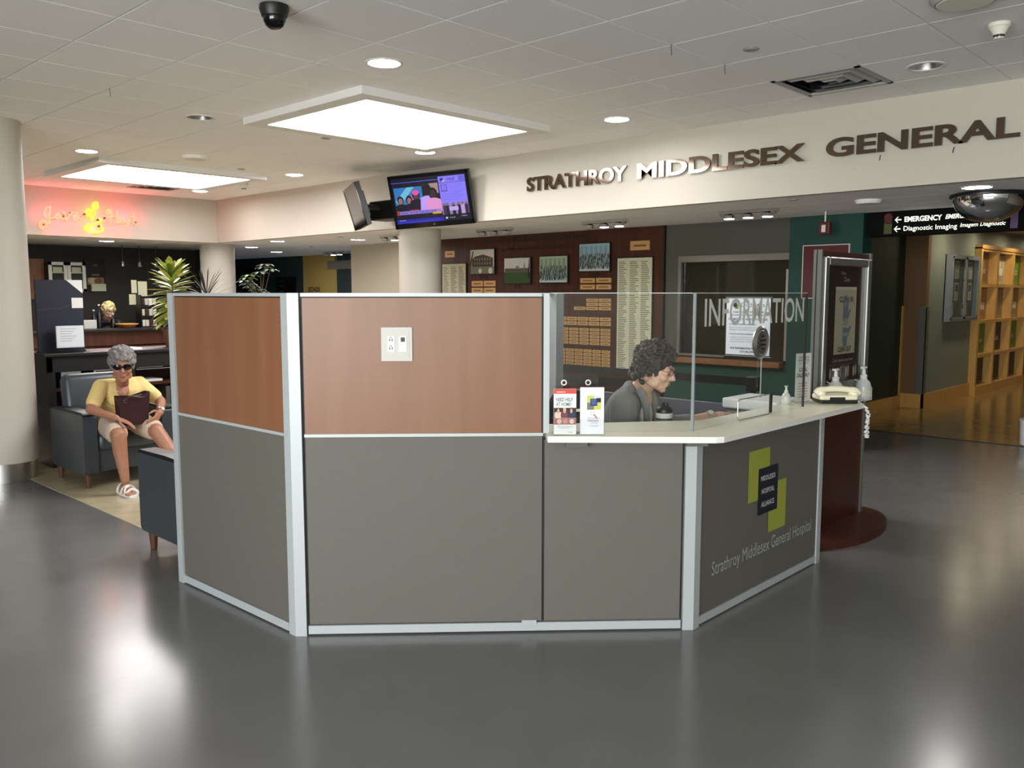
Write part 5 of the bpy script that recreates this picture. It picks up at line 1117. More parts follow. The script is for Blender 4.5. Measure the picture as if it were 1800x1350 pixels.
tag(obj('wood_panel', MB().box((4.7, 15.2, 1.5), (4.93, 15.3, 2.15)), 'sill_wood'), 'brown wood panel beside the cafe cabinet', 'panel')
mb_ = thing('menu_board', 'black cafe poster showing a coffee cup', 'poster', (5.75, 15.29, 1.7)); obj('board', MB().box((5.58, 15.27, 1.72), (5.93, 15.3, 2.18)), 'black', mb_, world=True)
printed('picture', [(rc(0.01, 0.01, 0.34, 0.45), S(18, 18, 19)), (rc(0.04, 0.02, 0.31, 0.14), S(150, 120, 84)), (circ(0.12, 0.09, 0.07, 16, 0.05), S(196, 176, 150)), (circ(0.22, 0.08, 0.07, 16, 0.05), S(120, 80, 50)), (rc(0.12, 0.17, 0.24, 0.20), S(110, 106, 92)), (T('COFFEE', 0.175, 0.33, 0.03, 0.09, 0, 'c'), S(130, 130, 124))], (5.58, 15.27, 1.72), UX, UZ, 'print', mb_)
tag(obj('price_card', MB().box((5.68, 15.26, 1.63), (5.92, 15.29, 1.755)), 'list_cream'), 'cream price card below the cafe poster', 'card')
for k in range(3):
    s = thing('cafe_spot', 'small steel spotlight hanging in the dark cafe', 'spotlight', (5.95+k*0.28, 14.6, 2.10), group='small spotlights in the cafe'); obj('stem', MB().cyl((0, 0, 0), (0, 0, ZB-2.10), 0.008, n=8), 'darksteel', s); obj('head', MB().lathe([(0.02, 0.02), (0.03, -0.03), (0.035, -0.06), (0, -0.06)], n=14), 'steel', s, smooth=40)
rk = thing('snack_rack', 'wire rack of packaged snacks on the cafe counter', 'rack', (5.68, 13.42, 1.07)); obj('frame', MB().box((-0.01, -0.1, 0), (0.01, 0.1, 0.50)).box((0.26, -0.1, 0), (0.28, 0.1, 0.50)).box((0, -0.1, 0.0), (0.27, 0.1, 0.015)).box((0, -0.1, 0.17), (0.27, 0.1, 0.18)).box((0, -0.1, 0.33), (0.27, 0.1, 0.34)), 'darksteel', rk)
for r in range(3):
    for k in range(4): tag(obj('snack_packet', MB().rbox((5.695+k*0.062, 13.36, 1.085+r*0.165), (5.748+k*0.062, 13.44, 1.185+r*0.165), 0.006), ('offwhite', 'list_cream', 'cherry', 'frost')[(k+r) % 4]), 'small snack packet on the cafe counter rack', 'packet', 'snack packets on the rack')
tag(obj('hanging_cards', MB().box((5.62, 13.5, 1.60), (5.70, 13.51, 1.80)).box((5.72, 13.5, 1.55), (5.86, 13.51, 1.78)).box((5.57, 13.48, 1.42), (5.67, 13.49, 1.58)), 'list_cream'), 'pale cards hanging above the snack rack', 'cards')
for k, (x, hh) in enumerate(((4.72, 0.22), (4.80, 0.30), (5.02, 0.26), (5.1, 0.34), (5.3, 0.2))):
    t = thing('syrup_bottle', 'dark glass bottle on the cafe counter', 'bottle', (x, 13.46, 1.07), group='bottles on the cafe counter'); obj('bottle', MB().lathe([(0, 0), (0.035, 0), (0.035, hh*0.6), (0.013, hh*0.75), (0.013, hh), (0, hh)], n=14), 'darksteel', t, smooth=40); obj('cap', MB().lathe([(0, hh), (0.015, hh), (0.015, hh+0.02), (0, hh+0.02)], n=12), 'white', t)
tag(obj('napkin_box', MB().rbox((4.75, 13.3, 1.07), (5.0, 13.4, 1.20), 0.01), 'frost'), 'pale napkin box on the cafe counter', 'box')
t = thing('bread_basket', 'shallow wooden basket on the cafe counter', 'basket', (5.42, 13.25, 1.07)); obj('basket', MB().lathe([(0.10, 0), (0.16, 0.06), (0.15, 0.06), (0.09, 0.01), (0, 0.01)], n=20), 'sill_wood', t, smooth=40); obj('rim', MB().lathe([(0.15, 0.058), (0.165, 0.058), (0.165, 0.07), (0.15, 0.07), (0.15, 0.058)], n=20), 'maple', t)
dsh = thing('display_case', 'dark glass pastry display case on the cafe counter', 'display case', (6.29, 13.42, 1.07)); obj('frame', MB().box((-0.3, -0.2, 0), (-0.28, 0.2, 0.5)).box((0.28, -0.2, 0), (0.3, 0.2, 0.5)).box((-0.3, -0.2, 0.48), (0.3, 0.2, 0.5)), 'black', dsh); obj('pane', MB().box((-0.28, -0.195, 0.0), (0.28, -0.19, 0.48)), 'glass_dark', dsh)
for z in (0.16, 0.32): obj('shelf', MB().box((-0.28, -0.18, z), (0.28, 0.2, z+0.012)), 'steel', dsh)
# ================================================================ FAR PASSAGE
rs = thing('restroom_sign', 'dark hanging restroom sign with a person symbol', 'sign', (9.3, 12.45, 1.9)); obj('plate', MB().box((9.28, 12.25, 2.02), (9.31, 12.67, 2.36)), 'panel_dark', rs, world=True); obj('bracket', MB().box((9.27, 12.66, 2.34), (9.32, 12.2, ZB)), 'black', rs, world=True)
printed('symbol', [(circ(0.21, 0.27, 0.025, 12), S(20, 20, 20)), ([(0.19,0.23),(0.23,0.23),(0.255,0.12),(0.235,0.12),(0.23,0.05),(0.19,0.05),(0.185,0.12),(0.165,0.12)], S(20, 20, 20))], (9.279, 12.67, 2.02), UNY, UZ, 'print', rs)
obj('side_plate', MB().box((9.28, 12.16, 2.07), (9.31, 12.22, 2.30)), 'panel_dark', rs, world=True)
hgs = thing('hanging_sign', 'dark hanging direction board in the far passage', 'sign', (9.8, 13.6, 2.0)); obj('board', MB().box((9.8, 12.9, 2.06), (9.84, 14.35, 2.22)), 'panel_dark', hgs, world=True)
for y in (13.1, 14.1): obj('rod', MB().cyl((9.82, y, 2.2), (9.82, y, ZB), 0.008, n=8), 'darksteel', hgs, world=True)
t = thing('mirror_dome', 'small convex mirror dome in the far passage', 'convex mirror', (9.9, 13.4, 2.06)); obj('dome', MB().lathe([(0.2*math.cos(R(a)), -0.02-0.11*math.sin(R(a))) for a in range(0, 91, 9)], n=28), 'steel_mirror', t, smooth=180); obj('rim', MB().lathe([(0.19, 0), (0.21, 0), (0.21, -0.02), (0.19, -0.02), (0.19, 0)], n=28), 'black', t)
eb = thing('clinic_poster', 'yellow wall notice reading ECHOS with an arrow', 'sign', (10.29, 15.6, 1.6)); text('lettering', 'ECHOS', (10.298, 15.78, 1.63), UNY, UZ, 0.09, 'ink_dark', eb, w=0.42, bold=0.03); obj('arrow', MB().fprism([(0, 0.05), (0.1, 0.12), (0.1, 0.08), (0.3, 0.08), (0.3, 0.02), (0.1, 0.02), (0.1, -0.02)], (10.298, 15.73, 1.50), UNY, UZ, 0.001, 0.002), 'ink_dark', eb, world=True)
db = thing('directory_board', 'black directory board on the dark teal wall', 'sign', (10.28, 16.6, 1.5)); obj('board', MB().box((10.27, 16.25, 1.3), (10.3, 17.0, 1.95)), 'black', db, world=True)
for k in range(4): obj('line', MB().box((10.268, 16.7, 1.85-k*0.11), (10.27, 16.9, 1.87-k*0.11)), 'panel_grey', db, world=True)
tag(obj('door_plate', MB().box((10.285, 13.95, 1.60), (10.3, 14.2, 1.72)), 'frost'), 'small pale plate on the dark passage wall', 'plate')
fx = thing('picture_frame', 'dark framed picture on the dark teal passage wall', 'picture', (10.29, 18.3, 1.5)); obj('frame', MB().box((10.28, 18.2, 1.3), (10.3, 18.75, 1.75)), 'black', fx, world=True); obj('picture', MB().box((10.275, 18.25, 1.35), (10.28, 18.70, 1.70)), 'wall_darkteal', fx, world=True)
tag(obj('wall_shutter', MB().box((10.26, 17.3, 1.9), (10.3, 19.1, 1.98)).box((10.26, 17.3, 2.08), (10.3, 19.1, 2.14)).box((10.26, 17.3, 2.22), (10.3, 19.1, 2.28)), 'black'), 'dark horizontal slats on the far passage wall', 'shutter')
# ================================================================ PEOPLE
def grow(name, mb, m, parent, voxel=0.006, smooth=2):
    """fuse overlapping closed forms into one continuous surface"""
    me = bpy.data.meshes.new(name); me.from_pydata(mb.v, [], mb.f); me.update()
    o = bpy.data.objects.new(name, me); COL.objects.link(o)
    r = o.modifiers.new('r', 'REMESH'); r.mode = 'VOXEL'; r.voxel_size = voxel
    if smooth: s = o.modifiers.new('s', 'SMOOTH'); s.factor = 0.5; s.iterations = smooth
    dg = bpy.context.evaluated_depsgraph_get(); nm = bpy.data.meshes.new_from_object(o.evaluated_get(dg))
    bpy.data.objects.remove(o); bpy.data.meshes.remove(me); nm.name = name
    I = wm(parent).inverted()
    nm.transform(I); nm.materials.clear()
    return link(name, nm, m, parent, 180)
class Fr:                       # head frame: x right of the face (viewer's left), y forward, z up
    def __init__(s, o, f, k=1.0, pitch=0.0, roll=0.0):
        f = Vector(f).normalized(); s.o = Vector(o); x = UZ.cross(f).normalized()*-1; 
        f = (f*math.cos(pitch)-UZ*math.sin(pitch)).normalized(); z = x.cross(f)
        if z.z < 0: z = -z
        s.x, s.y, s.z, s.k = x, f, z, k; s.M = Matrix((x, f, z)).transposed()
    def __call__(s, a, b, c): return s.o+(s.x*a+s.y*b+s.z*c)*s.k
def head_forms(mb, F):
    k = F.k
    def e(c, r): mb.ell(F(*c), tuple(q*k for q in r), 16, 10, F.M)
    e((0, -0.012, 0.035), (0.073, 0.092, 0.085)); e((0, 0.03, -0.025), (0.062, 0.066, 0.085)); e((0, 0.045, -0.085), (0.045, 0.043, 0.030)); e((0, 0.068, -0.102), (0.022, 0.022, 0.018))
    for s in (-1, 1):
        e((s*0.036, 0.062, -0.030), (0.028, 0.030, 0.026)); e((s*0.030, 0.082, 0.022), (0.027, 0.014, 0.009)); e((s*0.074, -0.008, -0.012), (0.010, 0.020, 0.030)); e((s*0.013, 0.102, -0.033), (0.009, 0.011, 0.008)); e((s*0.047, 0.02, -0.075), (0.02, 0.04, 0.025))
        e((s*0.030, 0.079, 0.004), (0.015, 0.012, 0.010))
    mb.cap(F(0, 0.090, 0.010), F(0, 0.114, -0.026), 0.008*k, 0.012*k); e((0, 0.090, -0.058), (0.023, 0.012, 0.006)); e((0, 0.088, -0.070), (0.020, 0.012, 0.007))
def hand_forms(mb, wrist, d, palm, side, k=1.0, curl=0.5, spread=0.10):
    """five separate fingers; d points along the fingers, palm is the palm's normal, side points towards the thumb"""
    w = Vector(wrist); d = Vector(d).normalized(); palm = Vector(palm); palm = (palm-d*palm.dot(d)).normalized(); side = Vector(side); side = (side-d*side.dot(d)-palm*side.dot(palm)).normalized()
    M = Matrix((side, d, palm)).transposed(); mb.ell(w+d*0.048*k, (0.040*k, 0.052*k, 0.016*k), 14, 10, M); mb.ell(w+d*0.02*k, (0.030*k, 0.03*k, 0.017*k), 12, 8, M)
    for i, (off, L) in enumerate(((0.030, 0.074), (0.010, 0.082), (-0.011, 0.076), (-0.031, 0.060))):
        p = w+d*(0.088-0.004*abs(i-1))*k+side*off*k; dd = (d+side*off*spread*30*0.1).normalized(); r = 0.0088*k
        for j, f in enumerate((0.45, 0.32, 0.25)):
            a = curl*(0.35+0.45*j); q = p+(dd*math.cos(a)+palm*math.sin(a))*L*f*k; mb.cap(p, q, r, r*0.9, 10); p = q; r *= 0.92
    p = w+d*0.022*k+side*0.030*k
    for j, (dv, L) in enumerate(((side*0.85+d*0.6+palm*0.3, 0.038), (side*0.35+d*0.9+palm*0.3, 0.032), (side*0.1+d*0.95+palm*0.3, 0.024))):
        q = p+dv.normalized()*L*k; mb.cap(p, q, 0.0115*k*(1-0.1*j), 0.010*k*(1-0.1*j), 10); p = q
def chain(mb, pts, rs):
    for i in range(len(pts)-1): mb.cap(pts[i], pts[i+1], rs[i], rs[i+1])
def glasses(name, parent, F, lens_m, frame_m, lw, lh, y=0.108, z=0.006, wire=False):
    g = obj(name, MB().tube([F(-0.012, y, z+0.004), F(0, y+0.003, z+0.007), F(0.012, y, z+0.004)], 0.0025*F.k, 6), frame_m, parent, world=True)
    for s in (-1, 1):
        n = 20; c = (s*0.033, y-0.004, z); pts = [F(c[0]+lw*math.cos(2*math.pi*i/n), c[1]-0.012*(abs(c[0]+lw*math.cos(2*math.pi*i/n))/0.06)**2, c[2]+lh*math.sin(2*math.pi*i/n)) for i in range(n)]
        obj('rim', MB().tube(pts, (0.0014 if wire else 0.0035)*F.k, 6, True), frame_m, g, world=True)
        ce = F(*c); bk = [p-F.y*0.002 for p in pts]; obj('lens', MB().add([ce]+pts+[ce-F.y*0.002]+bk, [(0, 1+i, 1+(i+1) % n) for i in range(n)]+[(n+1, n+2+(i+1) % n, n+2+i) for i in range(n)]+[(1+i, n+2+i, n+2+(i+1) % n, 1+(i+1) % n) for i in range(n)]), lens_m, g, world=True)
        obj('temple', MB().tube([F(s*(0.033+lw), y-0.014, z+0.004), F(s*0.076, 0.05, z+0.006), F(s*0.080, -0.01, z)], (0.0014 if wire else 0.0035)*F.k, 6), frame_m, g, world=True)
    return g
def hair_blobs(mb, F, n, r, zmin, seed, puff, front=0.045, back=-0.09, jit=0.0, rx=0.086, ry=0.102, rz=0.098):
    rg = random.Random(seed); mb.ell(F(0, -0.022, 0.042), tuple(q*F.k for q in (rx*0.97, ry*0.95, rz*0.95)), 20, 14, F.M); k = 0
    while k < n:
        a, c = rg.uniform(0, 2*math.pi), rg.uniform(-0.75, 1.0); s = math.sqrt(max(0, 1-c*c)); pf = puff*rg.uniform(1-jit, 1+jit); x, y, z = rx*pf*s*math.cos(a), ry*pf*s*math.sin(a), rz*pf*c
        yy, zz = y-0.022, z+0.042
        if yy > front and zz < zmin: continue                       # keep the face free
        if zz < -0.055 and yy > -0.02: continue
        rr = r*rg.uniform(0.7, 1.25); mb.ell(F(x, yy, zz), (rr*F.k,)*3, 8, 6); k += 1
# ---------------- seated visitor with a handbag
p1_ = thing('person', 'seated grey-haired woman in yellow top and dark sunglasses holding a handbag', 'person', (2.93, 7.35, 0))
look = V(-0.36, -0.93, 0); F = Fr((2.845, 7.09, 1.020), look, 1.10, R(9))
body = MB(); head_forms(body, F)
NK = V(2.90, 7.24, 0.86); chain(body, [F(0, -0.015, -0.06), NK, V(2.92, 7.30, 0.80)], [0.050, 0.052, 0.060])
body.ell((2.925, 7.40, 0.68), (0.165, 0.13, 0.20)); body.ell((2.93, 7.50, 0.54), (0.185, 0.15, 0.13)); body.cap((2.77, 7.31, 0.82), (3.05, 7.32, 0.82), 0.052)
SL, SR = V(2.745, 7.29, 0.832), V(3.065, 7.30, 0.832); EL, ER = V(2.625, 7.20, 0.665), V(3.185, 7.16, 0.68); WL, WR = V(2.745, 7.00, 0.60), V(3.095, 6.985, 0.615)
chain(body, [SL, EL, WL], [0.056, 0.041, 0.027]); chain(body, [SR, ER, WR], [0.056, 0.041, 0.027])
hand_forms(body, WL, V(0.80, -0.42, -0.42), V(-0.2, 0.2, -1), V(0.4, -1, 0.2), 1.0, 0.45); hand_forms(body, WR, V(-0.62, -0.35, -0.55), V(-0.6, 0.6, 0.0), V(0.0, -0.4, 0.9), 1.0, 0.75)
HL, HR = V(2.83, 7.48, 0.53), V(3.03, 7.48, 0.53); KL, KR = V(2.715, 6.90, 0.475), V(3.02, 6.90, 0.475); AL, AR = V(2.735, 6.86, 0.115), V(3.16, 6.62, 0.115)
chain(body, [HL, KL, KL.lerp(AL, 0.35)+V(0, 0.012, 0), AL], [0.090, 0.062, 0.056, 0.034]); chain(body, [HR, KR, KR.lerp(AR, 0.35)+V(0, 0.012, 0), AR], [0.090, 0.062, 0.056, 0.034])
for A, dx in ((AL, -0.02), (AR, 0.02)):
    body.cap(A+V(0, 0.03, -0.055), A+V(dx*0.5, -0.09, -0.070), 0.034, 0.030)
    for j in range(5): q = A+V(dx-0.032+0.016*j, -0.125, -0.082); body.cap(q, q+V(0, -0.028-0.004*(2-abs(j-1)), -0.003), 0.0105, 0.009)
grow('body', body, 'skin', p1_, 0.0055, 2)
sh = MB(); sh.ell((2.925, 7.41, 0.68), (0.180, 0.150, 0.205)); sh.ell((2.93, 7.49, 0.56), (0.196, 0.165, 0.12)); sh.cap((2.77, 7.31, 0.825), (3.05, 7.32, 0.825), 0.070); sh.cap((2.85, 7.31, 0.79), (3.0, 7.31, 0.79), 0.10)
chain(sh, [SL, SL.lerp(EL, 0.70)], [0.064, 0.060]); chain(sh, [SR, SR.lerp(ER, 0.70)], [0.064, 0.060]); sh.ell((2.86, 7.275, 0.73), (0.08, 0.06, 0.07)); sh.ell((2.99, 7.275, 0.73), (0.08, 0.06, 0.07))
shirt = grow('top', sh, 'shirt_yellow', p1_, 0.007, 3)
obj('neck_opening', MB().ell((2.892, 7.226, 0.815), (0.055, 0.026, 0.080), 16, 10, Matrix.Rotation(R(-25), 3, 'X')), 'skin', shirt, smooth=180, world=True)
obj('collar_flap', MB().add([(2.84, 7.205, 0.80), (2.90, 7.185, 0.775), (2.905, 7.188, 0.735), (2.86, 7.20, 0.75), (2.84, 7.213, 0.80), (2.90, 7.193, 0.775), (2.905, 7.196, 0.735), (2.86, 7.208, 0.75)], [(0,1,2,3), (7,6,5,4), (0,4,5,1), (1,5,6,2), (2,6,7,3), (3,7,4,0)]), 'shirt_yellow', shirt, world=True)
so = MB(); so.ell((2.93, 7.49, 0.535), (0.20, 0.165, 0.115)); chain(so, [HL, HL.lerp(KL, 0.86)], [0.108, 0.088]); chain(so, [HR, HR.lerp(KR, 0.86)], [0.108, 0.088]); grow('shorts', so, 'shorts', p1_, 0.007, 3)
hb_ = MB(); hair_blobs(hb_, F, 190, 0.016, 0.055, 4, 0.98, front=0.035, rx=0.090, ry=0.104, rz=0.092); grow('hair', hb_, 'hair_grey', p1_, 0.006, 1)
glasses('sunglasses', p1_, F, 'black_gloss', 'black', 0.030, 0.021)
obj('lips', MB().ell(F(0, 0.1005, -0.064), (0.022*F.k, 0.006*F.k, 0.006*F.k), 12, 8, F.M), 'lips', p1_, smooth=180, world=True)
wp = ER.lerp(WR, 0.86); wd_ = (WR-ER).normalized(); obj('wrist_watch', MB().lathe([(0.031, -0.009), (0.034, -0.009), (0.034, 0.009), (0.031, 0.009), (0.031, -0.009)], wp, 24, wd_), 'steel', p1_, smooth=40, world=True); obj('watch_face', MB().lathe([(0, 0.0), (0.013, 0.0), (0.013, 0.006), (0, 0.006)], wp+V(0.01, -0.028, 0.018), 16, V(0.25, -0.75, 0.6)), 'offwhite', p1_, world=True)
for A, dx in ((AL, -0.01), (AR, 0.01)):
    base = V(A.x, A.y, 0.004); sdl = obj('sandal', MB().prism([(base.x+a*0.045+dx*0.5, base.y+b) for a, b in ((-0.8, 0.07), (-1, 0.0), (-1.05, -0.10), (-0.7, -0.165), (0, -0.185), (0.8, -0.165), (1.05, -0.10), (1, 0), (0.8, 0.07))], 0.004, 0.026), 'white', p1_, world=True)
    for ya, yb, z in ((-0.02, -0.10, 0.080), (-0.10, -0.03, 0.078), (-0.125, -0.125, 0.058), (0.05, 0.05, 0.075)):
        obj('strap', MB().tube(smoothp([(base.x-0.044, base.y+ya, 0.02), (base.x-0.036, base.y+lerp(ya, yb, 0.2), z*0.78), (base.x, base.y+(ya+yb)/2, z+0.006), (base.x+0.036, base.y+lerp(ya, yb, 0.8), z*0.78), (base.x+0.044, base.y+yb, 0.02)], 4), 0.011, 8, flat=0.4), 'white', sdl, smooth=50, world=True)
bg_ = thing('handbag', 'dark brown leather handbag held on the seated woman\'s lap', 'handbag', (2.90, 7.05, 0.53))
v8 = [(-0.115, -0.055, 0), (0.10, -0.055, 0), (0.10, 0.055, 0), (-0.115, 0.055, 0), (-0.135, -0.030, 0.235), (0.125, -0.050, 0.265), (0.125, 0.05, 0.265), (-0.135, 0.035, 0.245), (0.0, -0.045, 0.225), (0.0, 0.045, 0.232)]
bbm = bmesh.new(); bv = [bbm.verts.new(p) for p in v8]
for f in ((3, 2, 1, 0), (0, 1, 5, 8, 4), (2, 3, 7, 9, 6), (1, 2, 6, 5), (3, 0, 4, 7)): bbm.faces.new([bv[i] for i in f])
bmesh.ops.recalc_face_normals(bbm, faces=bbm.faces); bmesh.ops.solidify(bbm, geom=list(bbm.faces), thickness=0.006); bmesh.ops.bevel(bbm, geom=[e for e in bbm.edges if e.calc_length() > 0.02], offset=0.003, segments=2, affect='EDGES')
obj('bag_body', MB().bm(bbm), 'bag_brown', bg_, smooth=40)
obj('lining', MB().box((-0.10, -0.03, 0.17), (0.10, 0.03, 0.19)), 'black', bg_); obj('ring', MB().tube([(-0.075+0.012*math.cos(a), -0.045, 0.198+0.014*math.sin(a)) for a in [2*math.pi*i/16 for i in range(16)]], 0.003, 6, True), 'chrome', bg_, smooth=40)
obj('strap', MB().tube(smoothp([(-0.075, -0.044, 0.21), (-0.03, -0.055, 0.235), (0.06, -0.06, 0.22), (0.115, -0.052, 0.262)], 5), 0.007, 8, flat=0.5), 'bag_brown', bg_, smooth=50); obj('wallet', MB().obox((0.03, 0.0, 0.215), (0.045, 0, 0.006), (0, 0.008, 0), (0.0, 0, 0.02)), 'panel_dark', bg_); obj('buckle', MB().rbox((0.112, -0.062, 0.225), (0.122, -0.050, 0.25), 0.003), 'chrome', bg_)
# ---------------- receptionist
p2_ = thing('person', 'curly dark-haired receptionist in grey cardigan and glasses looking down', 'person', (3.93, 2.95, 0))
fd = V(0.26, -0.965, 0); F2 = Fr((3.866, 2.612, 1.198), fd, 0.97, R(17)); body = MB(); head_forms(body, F2)
chain(body, [F2(0, -0.02, -0.06), V(3.875, 2.70, 1.085), V(3.89, 2.76, 1.03)], [0.052, 0.056, 0.085]); RZ = Matrix.Rotation(R(18), 3, 'Z')
TC = V(3.935, 2.85, 0.82); body.ell(TC, (0.17, 0.12, 0.25), 16, 10, RZ); body.ell((3.93, 2.93, 0.60), (0.19, 0.15, 0.14)); S1, S2 = V(3.755, 2.735, 0.995), V(4.075, 2.84, 0.995); body.cap(S1, S2, 0.06)
E1, E2 = V(3.735, 2.73, 0.80), V(4.20, 2.74, 0.83); W1, W2 = V(3.93, 2.585, 0.875), V(4.40, 2.575, 0.885)
chain(body, [S1, E1, W1], [0.055, 0.042, 0.030]); chain(body, [S2, E2, W2], [0.055, 0.042, 0.029]); hand_forms(body, W1, V(0.90, -0.30, 0.06), V(0, 0, -1), V(0.3, 0.9, 0), 1.0, 0.75); hand_forms(body, W2, V(0.95, -0.22, 0.12), V(0, 0, -1), V(-0.3, -0.9, 0), 1.0, 0.55)
K1, K2 = V(3.94, 2.50, 0.60), V(4.14, 2.56, 0.60); chain(body, [V(3.84, 2.90, 0.62), K1, V(3.95, 2.55, 0.12)], [0.09, 0.065, 0.04]); chain(body, [V(4.02, 2.96, 0.62), K2, V(4.16, 2.60, 0.12)], [0.09, 0.065, 0.04]); body.cap((3.95, 2.55, 0.08), (3.98, 2.44, 0.05), 0.035, 0.03); body.cap((4.16, 2.60, 0.08), (4.20, 2.49, 0.05), 0.035, 0.03)
grow('body', body, 'skin_pale', p2_, 0.0055, 2)
cg = MB(); cg.ell(TC, (0.200, 0.145, 0.255), 20, 14, RZ); cg.ell((3.94, 2.88, 0.63), (0.21, 0.17, 0.13)); cg.cap(S1+V(0.01, 0.01, 0.0), S2+V(0, 0.01, 0.0), 0.080); cg.cap(S1+V(0.07, 0.03, 0.04), S2+V(-0.09, 0.0, 0.045), 0.066)
chain(cg, [S1, E1, E1.lerp(W1, 0.62)], [0.084, 0.072, 0.052]); chain(cg, [S2, E2, E2.lerp(W2, 0.40)], [0.082, 0.064, 0.05]); cg.cap((3.80, 2.735, 1.07), (3.87, 2.79, 1.085), 0.035); grow('cardigan', cg, 'cardigan', p2_, 0.007, 3)
tp = MB(); tp.ell((3.905, 2.705, 0.93), (0.062, 0.040, 0.085), 16, 12, RZ); grow('blouse', tp, 'top_white', p2_, 0.006, 2); nk = MB(); nk.ell((3.885, 2.683, 1.02), (0.045, 0.032, 0.055), 16, 12, RZ); obj('neckline', nk, 'skin_pale', p2_, smooth=180, world=True)
obj('lapel', MB().tube(smoothp([(3.815, 2.69, 1.085), (3.82, 2.655, 1.03), (3.845, 2.655, 0.95), (3.88, 2.675, 0.86)], 6), [0.024]*10+[0.02]*9, 10, flat=0.5), 'cardigan', p2_, smooth=60, world=True); obj('lapel', MB().tube(smoothp([(3.93, 2.70, 1.07), (3.945, 2.67, 1.0), (3.965, 2.675, 0.90), (3.97, 2.69, 0.84)], 6), 0.02, 10, flat=0.5), 'cardigan', p2_, smooth=60, world=True)
sk_ = MB(); sk_.ell((3.93, 2.92, 0.61), (0.20, 0.17, 0.13)); chain(sk_, [V(3.84, 2.90, 0.62), K1, V(3.95, 2.54, 0.16)], [0.105, 0.08, 0.06]); chain(sk_, [V(4.02, 2.96, 0.62), K2, V(4.16, 2.59, 0.16)], [0.105, 0.08, 0.06]); grow('trousers', sk_, 'black', p2_, 0.009, 2)
hb2 = MB(); hair_blobs(hb2, F2, 420, 0.0115, 0.074, 9, 1.06, front=0.045, rx=0.092, ry=0.106, rz=0.100, jit=0.10); rg = random.Random(21)
for k in range(150):
    a = rg.uniform(R(170), R(370)); q = F2(rg.uniform(0.078, 0.104)*math.cos(a), -0.035+rg.uniform(0.07, 0.098)*math.sin(a), rg.uniform(-0.085, 0.04))
    if (q-F2.o).dot(F2.y)/F2.k < 0.005: hb2.ell(q, (rg.uniform(0.011, 0.017)*F2.k,)*3, 8, 6)
grow('hair', hb2, 'hair_dark', p2_, 0.0045, 0)
glasses('spectacles', p2_, F2, 'acrylic', 'darkred', 0.025, 0.017, wire=True)
obj('lips', MB().ell(F2(0, 0.1005, -0.064), (0.022*F2.k, 0.006*F2.k, 0.006*F2.k), 12, 8, F2.M), 'lips', p2_, smooth=180, world=True)
for sgn in (-1, 1): obj('earring', MB().ell(F2(sgn*0.080, 0.0, -0.046), (0.004,)*3, 8, 6), MATS.get('gold') or mat('gold', S(230, 190, 110), 0.2, 1.0), p2_, world=True)
for s in (-1, 1): obj('eyebrow', MB().tube([F2(s*0.014, 0.098, 0.026), F2(s*0.030, 0.097, 0.031), F2(s*0.046, 0.088, 0.026)], 0.003, 6, flat=0.6), 'hair_dark', p2_, world=True); obj('eyelash', MB().tube([F2(s*0.018, 0.094, -0.002), F2(s*0.030, 0.096, -0.005), F2(s*0.043, 0.088, -0.002)], 0.0018, 5), 'hair_dark', p2_, world=True)
wq = E2.lerp(W2, 0.92); obj('wrist_watch', MB().lathe([(0.031, -0.010), (0.035, -0.010), (0.035, 0.010), (0.031, 0.010), (0.031, -0.010)], wq, 24, (W2-E2).normalized()), 'steel', p2_, smooth=40, world=True); obj('watch_face', MB().lathe([(0, 0), (0.016, 0), (0.016, 0.007), (0, 0.007)], wq+V(-0.012, -0.016, 0.028), 16, V(-0.3, -0.5, 0.8)), 'offwhite', p2_, world=True)
oc = thing('office_chair', 'dark fabric office chair under the receptionist', 'chair', (3.90, 2.95, 0), R(20))
obj('backrest', MB().fprism(rrect(-0.23, 0.58, 0.23, 1.03, 0.16, 8), (0, 0.26, 0), UX, UZ, -0.04, 0.04), mat('chair_fabric', S(38, 44, 54), 0.9, bump=0.2, bscale=300), oc, smooth=40); obj('seat', MB().rbox((-0.24, -0.22, 0.40), (0.24, 0.24, 0.47), 0.03, 3), 'chair_fabric', oc, smooth=50); obj('back_post', MB().box((-0.03, 0.22, 0.40), (0.03, 0.29, 0.7)), 'black', oc); obj('gas_lift', MB().cyl((0, 0, 0.08), (0, 0, 0.41), 0.03, n=14), 'black', oc)
for k in range(5):
    a = 2*math.pi*k/5; l = obj('base_arm', MB().tube([(0, 0, 0.09), (0.28*math.cos(a), 0.28*math.sin(a), 0.065)], [0.03, 0.02], 8), 'black', oc); obj('castor', MB().ell((0.28*math.cos(a), 0.28*math.sin(a), 0.028), (0.028,)*3, 10, 8), 'black', l, smooth=180)
tm = thing('travel_mug', 'black lidded travel mug with grey band on the inner desk', 'mug', (3.745, 2.475, 0.825))
obj('mug_body', MB().lathe([(0, 0), (0.034, 0), (0.040, 0.02), (0.041, 0.155), (0, 0.156)], n=28), 'navy', tm, smooth=40); obj('grey_band', MB().lathe([(0.042, 0.13), (0.043, 0.132), (0.043, 0.155), (0.041, 0.157)], n=28), 'frost', tm, smooth=40); obj('lid', MB().lathe([(0.041, 0.155), (0.043, 0.165), (0.036, 0.185), (0.02, 0.195), (0, 0.197)], n=28), 'black', tm, smooth=40); obj('spout', MB().rbox((-0.012, -0.02, 0.19), (0.012, 0.01, 0.212), 0.005), 'black', tm)
obj('picture_band', MB().lathe([(0.0418, 0.075), (0.0418, 0.125)], n=28), 'panel_grey', tm, smooth=40)
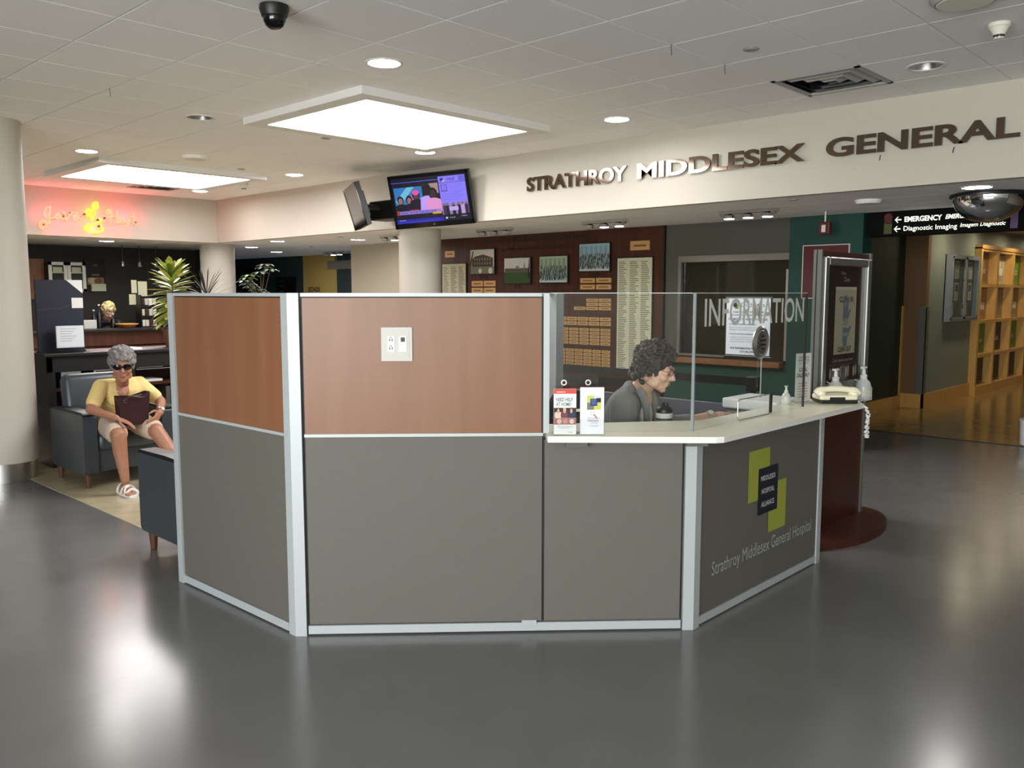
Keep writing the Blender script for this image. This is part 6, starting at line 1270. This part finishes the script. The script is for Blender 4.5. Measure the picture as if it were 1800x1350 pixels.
kb = thing('keyboard', 'grey papers and clipboard under the receptionist\'s hands', 'clipboard', (4.22, 2.50, 0.825), R(-20)); obj('board', MB().box((-0.16, -0.10, 0), (0.16, 0.14, 0.012)), 'frost', kb); obj('sheets', MB().box((-0.15, -0.09, 0.012), (0.15, 0.12, 0.018)), 'white_paper', kb)
kb.name = 'clipboard'
# ---------------- cafe attendant, far behind
p3_ = thing('person', 'blond cafe attendant in dark clothes bending behind the cafe counter', 'person', (5.45, 14.0, 0)); F3 = Fr((5.42, 13.92, 1.31), V(-0.1, -0.95, 0), 1.05, R(28)); body = MB(); head_forms(body, F3)
chain(body, [F3(0, -0.02, -0.06), V(5.44, 14.03, 1.20)], [0.055, 0.07]); body.ell((5.46, 14.15, 0.98), (0.18, 0.14, 0.28)); body.cap((5.30, 14.06, 1.14), (5.60, 14.06, 1.14), 0.065); chain(body, [V(5.28, 14.06, 1.13), V(5.24, 13.98, 0.95), V(5.36, 13.88, 0.90)], [0.056, 0.045, 0.03]); chain(body, [V(5.62, 14.06, 1.13), V(5.66, 13.98, 0.95), V(5.56, 13.88, 0.90)], [0.056, 0.045, 0.03])
hand_forms(body, (5.36, 13.88, 0.90), (0.5, -0.8, 0), (0, 0, -1), (0.8, 0.4, 0)); hand_forms(body, (5.56, 13.88, 0.90), (-0.5, -0.8, 0), (0, 0, -1), (-0.8, 0.4, 0)); body.ell((5.46, 14.25, 0.82), (0.18, 0.16, 0.16)); chain(body, [V(5.37, 14.28, 0.8), V(5.37, 14.2, 0.45), V(5.37, 14.25, 0.06)], [0.09, 0.06, 0.05]); chain(body, [V(5.55, 14.28, 0.8), V(5.55, 14.2, 0.45), V(5.55, 14.25, 0.06)], [0.09, 0.06, 0.05]); body.cap((5.37, 14.25, 0.04), (5.37, 14.13, 0.035), 0.035); body.cap((5.55, 14.25, 0.04), (5.55, 14.13, 0.035), 0.035)
grow('body', body, 'skin_pale', p3_, 0.008, 2); sh = MB(); sh.ell((5.46, 14.15, 0.97), (0.195, 0.155, 0.29)); sh.cap((5.30, 14.07, 1.135), (5.60, 14.07, 1.135), 0.08); chain(sh, [V(5.28, 14.06, 1.13), V(5.25, 14.0, 1.0)], [0.075, 0.065]); chain(sh, [V(5.62, 14.06, 1.13), V(5.65, 14.0, 1.0)], [0.075, 0.065]); grow('shirt', sh, 'black', p3_, 0.01, 2)
tr = MB(); tr.ell((5.46, 14.25, 0.82), (0.2, 0.18, 0.17)); chain(tr, [V(5.37, 14.28, 0.8), V(5.37, 14.2, 0.45), V(5.37, 14.25, 0.10)], [0.105, 0.075, 0.065]); chain(tr, [V(5.55, 14.28, 0.8), V(5.55, 14.2, 0.45), V(5.55, 14.25, 0.10)], [0.105, 0.075, 0.065]); grow('trousers', tr, 'black', p3_, 0.01, 2)
hb3 = MB(); hair_blobs(hb3, F3, 120, 0.018, 0.05, 2, 1.0); grow('hair', hb3, 'hair_blond', p3_, 0.008, 1)
